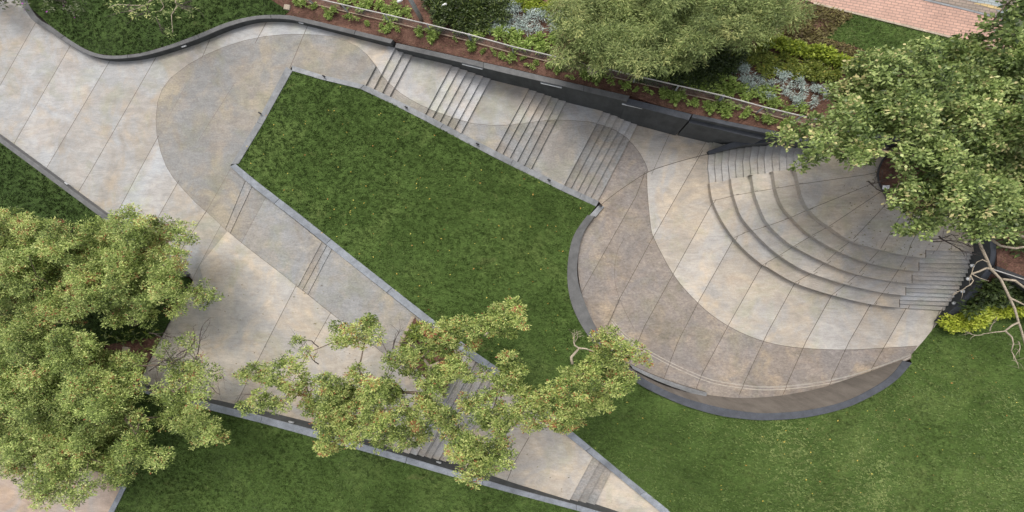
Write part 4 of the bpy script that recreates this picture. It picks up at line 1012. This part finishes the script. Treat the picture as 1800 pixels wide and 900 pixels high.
def bush(name,label,cat,px,py,z,blobs,lmat,L,W,dn,tn=(.5,.22),group=None,n_up=.7,stem=True,flat=.8,lname='foliage',up=.5):
    c=U(px,py,z); root=empty(name,c); tag(root,label,cat,group)
    V=[];T=[]
    for (dx,dy,dz,r) in blobs:
        n=max(8,int(dn*r*r)); q,d=crown_pts(np.array(c)+np.array([dx,dy,dz]),r,r*flat,n,up)
        V.append(leafquads(q,n_up,L,W,d*np.array([1,1,.7])+rng.normal(0,.45,(n,3)),.1)); T.append(np.clip(rng.normal(tn[0],tn[1],n),0,1))
    quads(lname,np.concatenate(V),np.concatenate(T),lmat,root)
    if stem:
        mb=MB()
        for (dx,dy,dz,r) in blobs[:5]:
            mb.tube([c-Vector((0,0,.1)),c+Vector((dx*.4,dy*.4,dz*.5)),c+Vector((dx,dy,dz))],[.03,.022,.01],5)
        mb.build('stem',M['twig'],root)
    return root
def copy_at(src,px,py,z,rz,sc,label=None):
    c=src.copy(); C.objects.link(c); c.location=U(px,py,z); c.rotation_euler=(0,0,rz); c.scale=(sc,sc,sc*random.uniform(.85,1.1))
    if label: c['label']=label
    for ch in src.children:
        d=ch.copy(); C.objects.link(d); d.parent=c
    return c
LM=[('lamp post',735,36),('fence boulder',1041,122),('buff fence slab',815,71),('first light bar',831,117),('second light bar',969,150),('third light bar',1111,186),
 ('small red stone',943,71),('white spotlight',781,10),('upper wall notch',1105,172),('lower wall notch',1214,204),('pale stone block',507,15),('left hedge tip',1338,78),('yellow-green hedge middle',1420,97),('leafy tree tip',1366,243),('wall light on the hump',530,40),('curved wall end',690,76),('feathery tree bottom',1110,125),('broad fence post',1270,172)]
def relabel(objs,noun):
    B={}
    for o,x,y in objs:
        k=min(range(len(LM)),key=lambda i:math.hypot(LM[i][1]-x,LM[i][2]-y)); dx,dy=x-LM[k][1],y-LM[k][2]
        d=('right of' if dx>0 else 'left of') if abs(dx)>abs(dy)*.8 else ('below' if dy>0 else 'above')
        B.setdefault((k,d),[]).append((math.hypot(dx,dy),o))
    OR=['nearest','second','third','fourth','fifth','sixth','seventh','eighth','ninth','tenth','eleventh','twelfth']
    for (k,d),l in B.items():
        l.sort(key=lambda t:t[0])
        for i,(_,o) in enumerate(l):
            o['label']=(noun+', '+(OR[min(i,11)]+' one ' if len(l)>1 else '')+d+' the '+LM[k][0])
def scatter(protos,pts,smin=.8,smax=1.2,z=None,label=None):
    made=[]
    first=True; used=set()
    for i,(x,y) in enumerate(pts):
        zz=zs(x,y) if z is None else z(x,y) if callable(z) else z
        k=i%len(protos); sc=random.uniform(smin,smax); rz=random.uniform(-.5,.5)+random.choice((0,math.pi))
        if k not in used:
            used.add(k); o=protos[k]; o.location=U(x,y,zz); o.rotation_euler=(0,0,rz); o.scale=(sc,sc,sc)
        else: o=copy_at(protos[k],x,y,zz,rz,sc)
        made.append((o,x,y))
    relabel(made,protos[0]['label'])
blob=lambda n,R_,r,zz:[(random.uniform(-R_,R_)*1.4,random.uniform(-R_,R_),random.uniform(.4,1)*zz,r*random.uniform(.7,1.2)) for _ in range(n)]
# silver shrubs
gs='silver shrubs left of the feathery tree'; gs2='silver shrubs in the right mulch bed'
def silver(g,lb): return [bush('silver_shrub',lb,'shrub',900,30,.1,blob(6,.30,.17,.35),M['silver'],.16,.035,1500,group=g,n_up=1.2,tn=(.5,.25)) for _ in range(3)]
scatter(silver(gs,'silvery blue shrub'),[(870,28),(887,18),(905,14),(912,24),(903,36),(922,39),(848,43),(868,50),(886,51),(918,57),(936,51),(940,28),(961,33),(975,42),(986,30),(964,50)],.75,1.05)
scatter(silver(gs2,'silvery blue shrub in the right bed'),[(1298,120),(1278,130),(1310,126),(1300,138),(1340,132),(1364,134),(1382,140),(1324,144),(1342,149),(1360,150),(1308,153),(1330,161),(1348,164),(1384,158),(1406,148),(1424,154),(1406,162),(1388,174),(1410,178),(1426,180),(1438,164)],.68,.92)
# young plants between fence and wall
def young(g,lb): return [bush('young_shrub',lb,'plant',900,100,.1,blob(k,.24,.16,.28),M['young'],.14,.075,1900,group=g,n_up=.9,tn=(.5,.22)) for k in (4,5,6,3)]
yp=[(520,4),(537,7),(552,12),(572,18),(575,28),(590,19),(610,29),(624,34),(648,42),(672,45),(680,52),(697,51),(735,55),(757,60),(764,68),(801,70),(826,78),(829,86),(850,91),(868,93),(880,99),(902,102),(920,103),(932,118),(945,111),(967,116),(983,123),(1002,137),(1024,130),(1034,134),(1053,138),(1068,141),(1089,146),(1103,152),(1117,158),(1139,161),(1163,161),(1175,168),(1190,173),(1204,177),(1218,180),(1239,185),(1253,191),(1277,187),(1278,197),(1297,190),(1308,200),(1327,207),(1343,210),(1362,214),(1380,220),(1270,180),(1167,170)]
scatter(young('young plants in a row between fence and wall','small plant by the dark wall'),yp,.4,1.05)
bp=[(597,-12),(612,3),(640,8),(655,2),(672,14),(683,20),(690,26),(703,14),(716,27),(778,38),(830,55),(852,52),(842,60),(905,66),(918,76),(930,72),(945,80),(960,84),(890,64),(870,60),(805,42),(1125,124),(1140,130),(1132,118),(1188,138),(1205,143),(1225,147),(1240,152),(1165,135),(1258,155),(1275,160),(1290,150),(1300,165),(1320,170),(1345,180),(1365,180),(1380,190),(1245,138),(1350,168),(1400,195),(1180,128),(1260,140),(1232,135),(955,65),(975,72)]
scatter(young('young plants just behind the fence','green shrub behind the fence'),bp,.85,1.35)
# olive and yellow green shrubs
om=[bush('olive_shrub','olive green shrub','shrub',900,30,.1,blob(7,.4,.28,.4),M['mid'],.17,.09,900,group='olive shrubs in the right mulch bed',n_up=.7) for _ in range(3)]
scatter(om,[(1238,90),(1250,82),(1262,95),(1275,88),(1285,100),(1300,104),(1270,74),(1318,108),(1325,98),(1345,118),(1355,108),(1362,120),(1375,105),(1380,120),(1395,125),(1390,110),(1402,132),(1415,120),(1428,128),(1440,135),(1448,122),(1455,140),(1425,112),(1340,95),(1240,74),(1310,88),(1350,130),(1465,130),(1225,82)],.5,.8)
ym=[bush('yellow_green_shrub','bright yellow-green shrub','shrub',900,30,.1,blob(6,.35,.25,.4),M['yel'],.15,.085,900,group='yellow-green shrubs at the top edge',tn=(.3,.2)) for _ in range(2)]
scatter(ym,[(888,5),(906,8),(921,4),(935,11),(952,14),(945,0),(968,12),(925,17),(905,-8)],.5,.8)
# dark dense bushes
dk=[bush('dark_bush','dark dense bush','shrub',900,30,.1,blob(14,.8,.42,.5),M['dkshrub'],.18,.09,700,group='dark bushes behind the lamp post',tn=(.5,.25)) for _ in range(2)]
scatter(dk,[(778,-14),(790,22),(815,15),(840,22),(800,38),(828,38),(850,30),(775,0),(820,-5),(850,8),(862,18)],.7,1.0)
dk2=[bush('dark_bush','very dark bush','shrub',900,30,.1,blob(14,.8,.42,.5),M['dkshrub'],.16,.08,700,group='dark bushes below the feathery tree',tn=(.3,.2)) for _ in range(2)]
scatter(dk2,[(1215,112),(1240,112),(1262,118),(1222,126),(1250,128),(1195,125),(1270,108),(1170,118),(1150,122)],.7,1.0)
def hedge(label,pts,z,lmat,L,W,r,tn,hmax=.5,step=8,dn=800):
    c=U(*pts[0],z if not callable(z) else z(*pts[0])); bl=[]
    for (a,b) in zip(pts[:-1],pts[1:]):
        k=max(1,int(math.hypot(b[0]-a[0],b[1]-a[1])/step))
        for i in range(k):
            x=a[0]+(b[0]-a[0])*i/k+random.uniform(-3,3); y=a[1]+(b[1]-a[1])*i/k+random.uniform(-3,3)
            w=U(x,y,z if not callable(z) else z(x,y)); bl.append((w.x-c.x,w.y-c.y,w.z-c.z+random.uniform(.4,1)*hmax,r*random.uniform(.7,1.2)))
    return bush('hedge',label,'hedge',pts[0][0],pts[0][1],z if not callable(z) else z(*pts[0]),bl,lmat,L,W,dn,tn)
hedge('yellow-green hedge running diagonally below the bright lawn patch',[(1338,76),(1362,80),(1385,86),(1410,94),(1430,95),(1455,104),(1475,112),(1500,122)],zs,M['yel'],.16,.10,.30,(.22,.24),.45,5,1300)
zr=idw([(1655,568,-3.2),(1679,553,-2.8),(1699,536,-2.25),(1733,494,-1.1),(1900,540,-.8),(1742,549,-2.8),(1850,560,-2.6)],3)
hedge('vivid yellow low hedge along the right lawn below the dark wall',[(1664,564),(1682,568),(1700,568),(1714,559),(1728,550),(1745,545),(1768,541),(1790,542),(1840,545)],lambda x,y:zr(x,y),M['yel'],.17,.11,.42,(.68,.22),.35,5,1100)
hedge('thin second line of the vivid yellow hedge, nearer the parapet',[(1690,553),(1705,548),(1720,536),(1740,528),(1770,522)],lambda x,y:zr(x,y),M['yel'],.17,.11,.30,(.55,.22),.3,6,1000)
hedge('very dark green hedge between the parapet and the vivid yellow hedge',[(1698,540),(1712,526),(1728,512),(1745,500),(1765,505),(1790,512),(1760,520),(1735,522),(1780,520),(1820,520)],lambda x,y:zr(x,y),M['dkshrub'],.2,.10,.42,(.4,.25),.5,6,800)
hedge('dark green shrubs by the right edge above the dark wall',[(1760,425),(1785,432),(1810,440)],zs,M['dkshrub'],.2,.10,.4,(.5,.25),.4,10,600)
# strappy plants
def strap_clump(pts,z,label,group,n=26,L=.42):
    V=[];T=[]; c=U(*pts[0],z); root=empty('strap_leaved_plants',c); tag(root,label,'plants',group)
    for x,y in pts:
        b=np.array(U(x,y,z)); a=rng.uniform(0,6.283,n)
        d=np.stack([np.cos(a),np.sin(a),.5+rng.random(n)],1); p=b+np.stack([rng.normal(0,.12,n),rng.normal(0,.1,n),.1*rng.random(n)],1)
        V.append(leafquads(p,.5,L,.075,d,.5)); T.append(rng.random(n))
    o=quads('leaf_clump',np.concatenate(V),np.concatenate(T),M['strap'],root)
pl=[(732,575),(742,572),(750,582),(722,590),(735,592),(748,595),(716,603),(728,606),(742,610),(760,600),(722,618),(738,625),(755,620),(750,640),(765,640),(728,580),(712,612),(770,655),(785,650),(800,640)]
strap_clump(pl,-.38,'strap-leaved green plants filling the planting triangle above the middle tree','strap-leaved plants',44,.40)
strap_clump([(190,585),(205,590),(218,598),(228,585),(240,592),(250,600),(262,590),(180,600),(235,625),(225,645),(240,650),(212,630),(248,632),(170,590),(272,578),(256,615)],.12,'strap-leaved plants in the mulch beside the trunk at left','strap-leaved plants',12,.5)
# ground cover, flowers, leaf litter
gp,_=area_sample(P5,f5,60000)
def inpx(p): return PX(p)
sel=[]
gcpoly=[(1385,20),(1435,8),(1500,26),(1448,66),(1508,86),(1530,95),(1500,112),(1450,100),(1390,80),(1370,60)]
pts=[]
for _ in range(9000):
    x,y=random.uniform(1365,1532),random.uniform(5,115)
    if inside((x,y),gcpoly):
        nz=math.sin(x*.11+y*.07)+math.sin(x*.05-y*.13+1)
        if nz>-.6 or random.random()<.25: pts.append(U(x,y,zs(x,y)+random.uniform(.02,.18))[:])
pts=np.array(pts); o=quads('ground_cover',leafquads(pts,.8,.17,.055),rng.random(len(pts)),M['vine'],kind='stuff'); tag(o,'brownish creeping ground cover beside the bright lawn patch','ground cover')
pp,_=area_sample(P5,f5,14000)
o=quads('mulch_chips',leafquads(pp+np.array([0,0,.02]),.5,.09,.03),np.clip(rng.normal(.25,.25,len(pp)),0,1),M['vine'],kind='stuff'); tag(o,'bark chips strewn over the planting beds','mulch')
pp,_=area_sample(P1,f1,380); 
o=quads('fallen_leaves',leafquads(pp+np.array([0,0,.08]),.5,.075,.045),rng.random(len(pp)),M['fallen'],kind='stuff'); tag(o,'tiny yellow fallen leaves on the central lawn','leaves')
fb=[(0,0,.9,.5),(.9,-.1,1.1,.5),(1.5,.6,.9,.45),(-.8,.4,1.0,.6),(2.2,-.2,1.2,.35),(2.9,-1.1,1.2,.3),(1.2,-.9,1.3,.4),(.3,-.8,1.2,.35),(3.1,.9,.8,.5),(-1.5,-.3,1.1,.5)]
bush('flowering_shrub','shrub with purple flowers hanging over the paving in the top left corner','shrub',8,2,.3,fb,M['purple'],.17,.11,420,group=None,tn=(.42,.28))
bush('grey_green_shrub','low grey-green shrub on the dark lawn beside the purple flowers','shrub',120,6,.42,blob(10,1.0,.35,.5),M['purple'],.15,.08,300,tn=(.45,.2))

# ------------------------------------------------------------------ fence, lamp post, stones
tr=[(430,-34),(537,-7.5),(600,7.5),(675,24.5),(750,42),(824,60.5),(900,81.5),(972,98.5),(1045,115.5),(1118,133),(1193,150.5),(1272,168.5),(1343,188),(1410,204),(1463,216)]
fr=empty('mesh_fence',U(430,-34,.1)); tag(fr,'low wire mesh fence with pale top rail running across the mulch bed','fence')
FH=.98
tp=[U(x,y,zs(x,y)+FH) for x,y in tr]
m=MB(); m.tube(tp,.035,8); m.build('top_rail',M['pale'],fr)
m=MB(); m.tube([p-Vector((0,0,FH-.10)) for p in tp],.03,6); m.build('bottom_rail',M['tan'],fr)
for i,p in enumerate(tp):
    m=MB(); r=.07 if i in (5,8,11) else .035
    m.box(p-Vector((0,0,FH/2+.05)),(r*2,r*2,FH+.1)); m.build('post',M['metal'] if r<.05 else M['kerb'],fr)
m=MB()
for a,b in zip(tp[:-1],tp[1:]):
    L=(b-a).length; n=int(L/.11)
    for k in range(n):
        for s in (-1,1):
            p=a.lerp(b,k/n); t=k/n+s*(.85/L)
            q=a.lerp(b,max(0,min(1,t))); m.tube([p-Vector((0,0,.04)),q-Vector((0,0,FH-.12))],.003,3)
m.build('wire_mesh',M['wire'],fr)['kind']='stuff'
b=U(742,36,.1); lp_=empty('lamp_post',b); tag(lp_,'tall grey lamp post rising out of frame from the mulch behind the fence','lamp post')
m=MB(); m.box(b+Vector((0,.02,.03)),(.9,.45,.12)); m.build('footing',M['stone'],lp_)
m=MB(); m.box(b+Vector((0,0,.1)),(.34,.24,.04)); m.build('base_plate',M['metal'],lp_)
m=MB(); m.tube([b+Vector((0,0,.1)),b+Vector((0,0,2.5)),b+Vector((0,0,5.2))],[.135,.125,.10],12); m.build('pole',M['metal'],lp_,True)
m=MB(); m.tube([b+Vector((0,0,5.1)),b+Vector((-.3,.5,5.4)),b+Vector((-.6,1.0,5.45))],[.05,.045,.04],8); m.build('arm',M['metal'],lp_)
m=MB(); m.box(b+Vector((-.75,1.3,5.42)),(.3,.7,.12),Matrix.Rotation(.5,3,'Z')); m.build('lamp_head',M['metal'],lp_)
for (x,y,lb) in [(703,2,'small white spotlight by the top edge left of the lamp post'),(781,10,'small white spotlight standing in the dark bush right of the lamp post')]:
    p=U(x,y,.7); r=empty('garden_spotlight',U(x,y,.1)); tag(r,lb,'spotlight','white spotlights near the lamp post')
    m=MB(); m.tube([p-Vector((0,0,.6)),p],[.02,.02],6); m.build('stake',M['metal'],r)
    m=MB(); m.tube([p+Vector((-.16,-.06,.02)),p+Vector((-.05,-.02,.03)),p+Vector((.17,.07,.06))],[.06,.09,.085],12); m.build('lamp_head',M['white'],r,True)
def stone(label,px,py,z,sx,sy,sz,cat='stone',rz=0.,mt='stone',name='stone_block'):
    p=U(px,py,z); m=MB(); m.box((0,0,sz/2),(sx,sy,sz),Matrix.Rotation(rz,3,'Z'))
    o=m.build(name,M[mt]); o.location=p; tag(o,label,cat)
    bv=o.modifiers.new('bevel','BEVEL'); bv.width=min(sx,sy,sz)*.2; bv.segments=3
    return o
stone('pale stone block beside the S-curved wall where lawn meets mulch',507,15,.3,.42,.34,.2,rz=-.2)
stone('buff stone block in the mulch beside the trunk at left',225,614,.12,.5,.34,.2,rz=-.15)
def rock(label,px,py,z,r):
    import bmesh as bmm
    bm=bmm.new(); bmm.ops.create_icosphere(bm,subdivisions=3,radius=r)
    for v in bm.verts:
        n_=1+.18*math.sin(v.co.x*7/r*.4+px)+.14*math.sin(v.co.y*9/r*.4+py)+.1*math.sin(v.co.z*11/r*.4)
        v.co*=n_; v.co.z*=.7
    me=bpy.data.meshes.new('boulder'); bm.to_mesh(me); bm.free(); me.materials.append(M['stone'])
    me.polygons.foreach_set('use_smooth',[True]*len(me.polygons))
    o=bpy.data.objects.new('boulder',me); C.objects.link(o); o.location=U(px,py,z); tag(o,label,'rock'); return o
rock('rounded buff boulder against the fence post between silver shrubs and feathery tree',1041,124,.25,.27)
rock('small pinkish rock in the mulch above the fence left of the feathery tree',943,71,.15,.15)
stone('buff slab under the mesh fence at its broad post left of the silver shrubs',815,71,.1,.9,.3,.08,rz=-.26)
# rail beside the far right wall
m=MB(); m.tube([U(1747,474,-.0),U(1800,491,.0),U(1900,523,.0)],.03,6); o=m.build('handrail',M['pale']); tag(o,'thin pale rail along the dark wall at the right edge','rail')
p=U(1554,330,-.85); r=empty('floodlight',p); tag(r,'white square floodlight on the edge of the soil bed under the leafy tree','spotlight')
m=MB(); m.box(p+Vector((0,0,.16)),(.34,.22,.06),Matrix.Rotation(.25,3,'X')); m.build('lamp_head',M['white'],r)
m=MB(); m.box(p+Vector((0,.02,.05)),(.05,.05,.16)); m.build('bracket',M['metal'],r)

# leaf litter on the paving below the crowns
lit=[]
for _ in range(900):
    x,y=random.uniform(240,1000),random.uniform(500,880)
    w=U(x,y,zP_px(x,y)+.03)
    if inside((w.x,w.y),OUT2) and random.random()<.35: lit.append(w[:])
for _ in range(260):
    x,y=random.uniform(1480,1700),random.uniform(290,450)
    w=U(x,y,ZL+.02)
    if inside((w.x,w.y),OUT2) and inside((w.x,w.y),ARCPOLY[4]) and not inside((w.x,w.y),BLKR): lit.append(w[:])
lit=np.array(lit)
o=quads('leaf_litter',leafquads(lit,.3,.075,.045),rng.random(len(lit)),M['vine'],kind='stuff'); tag(o,'small dry leaves scattered on the paving under the trees','leaves')
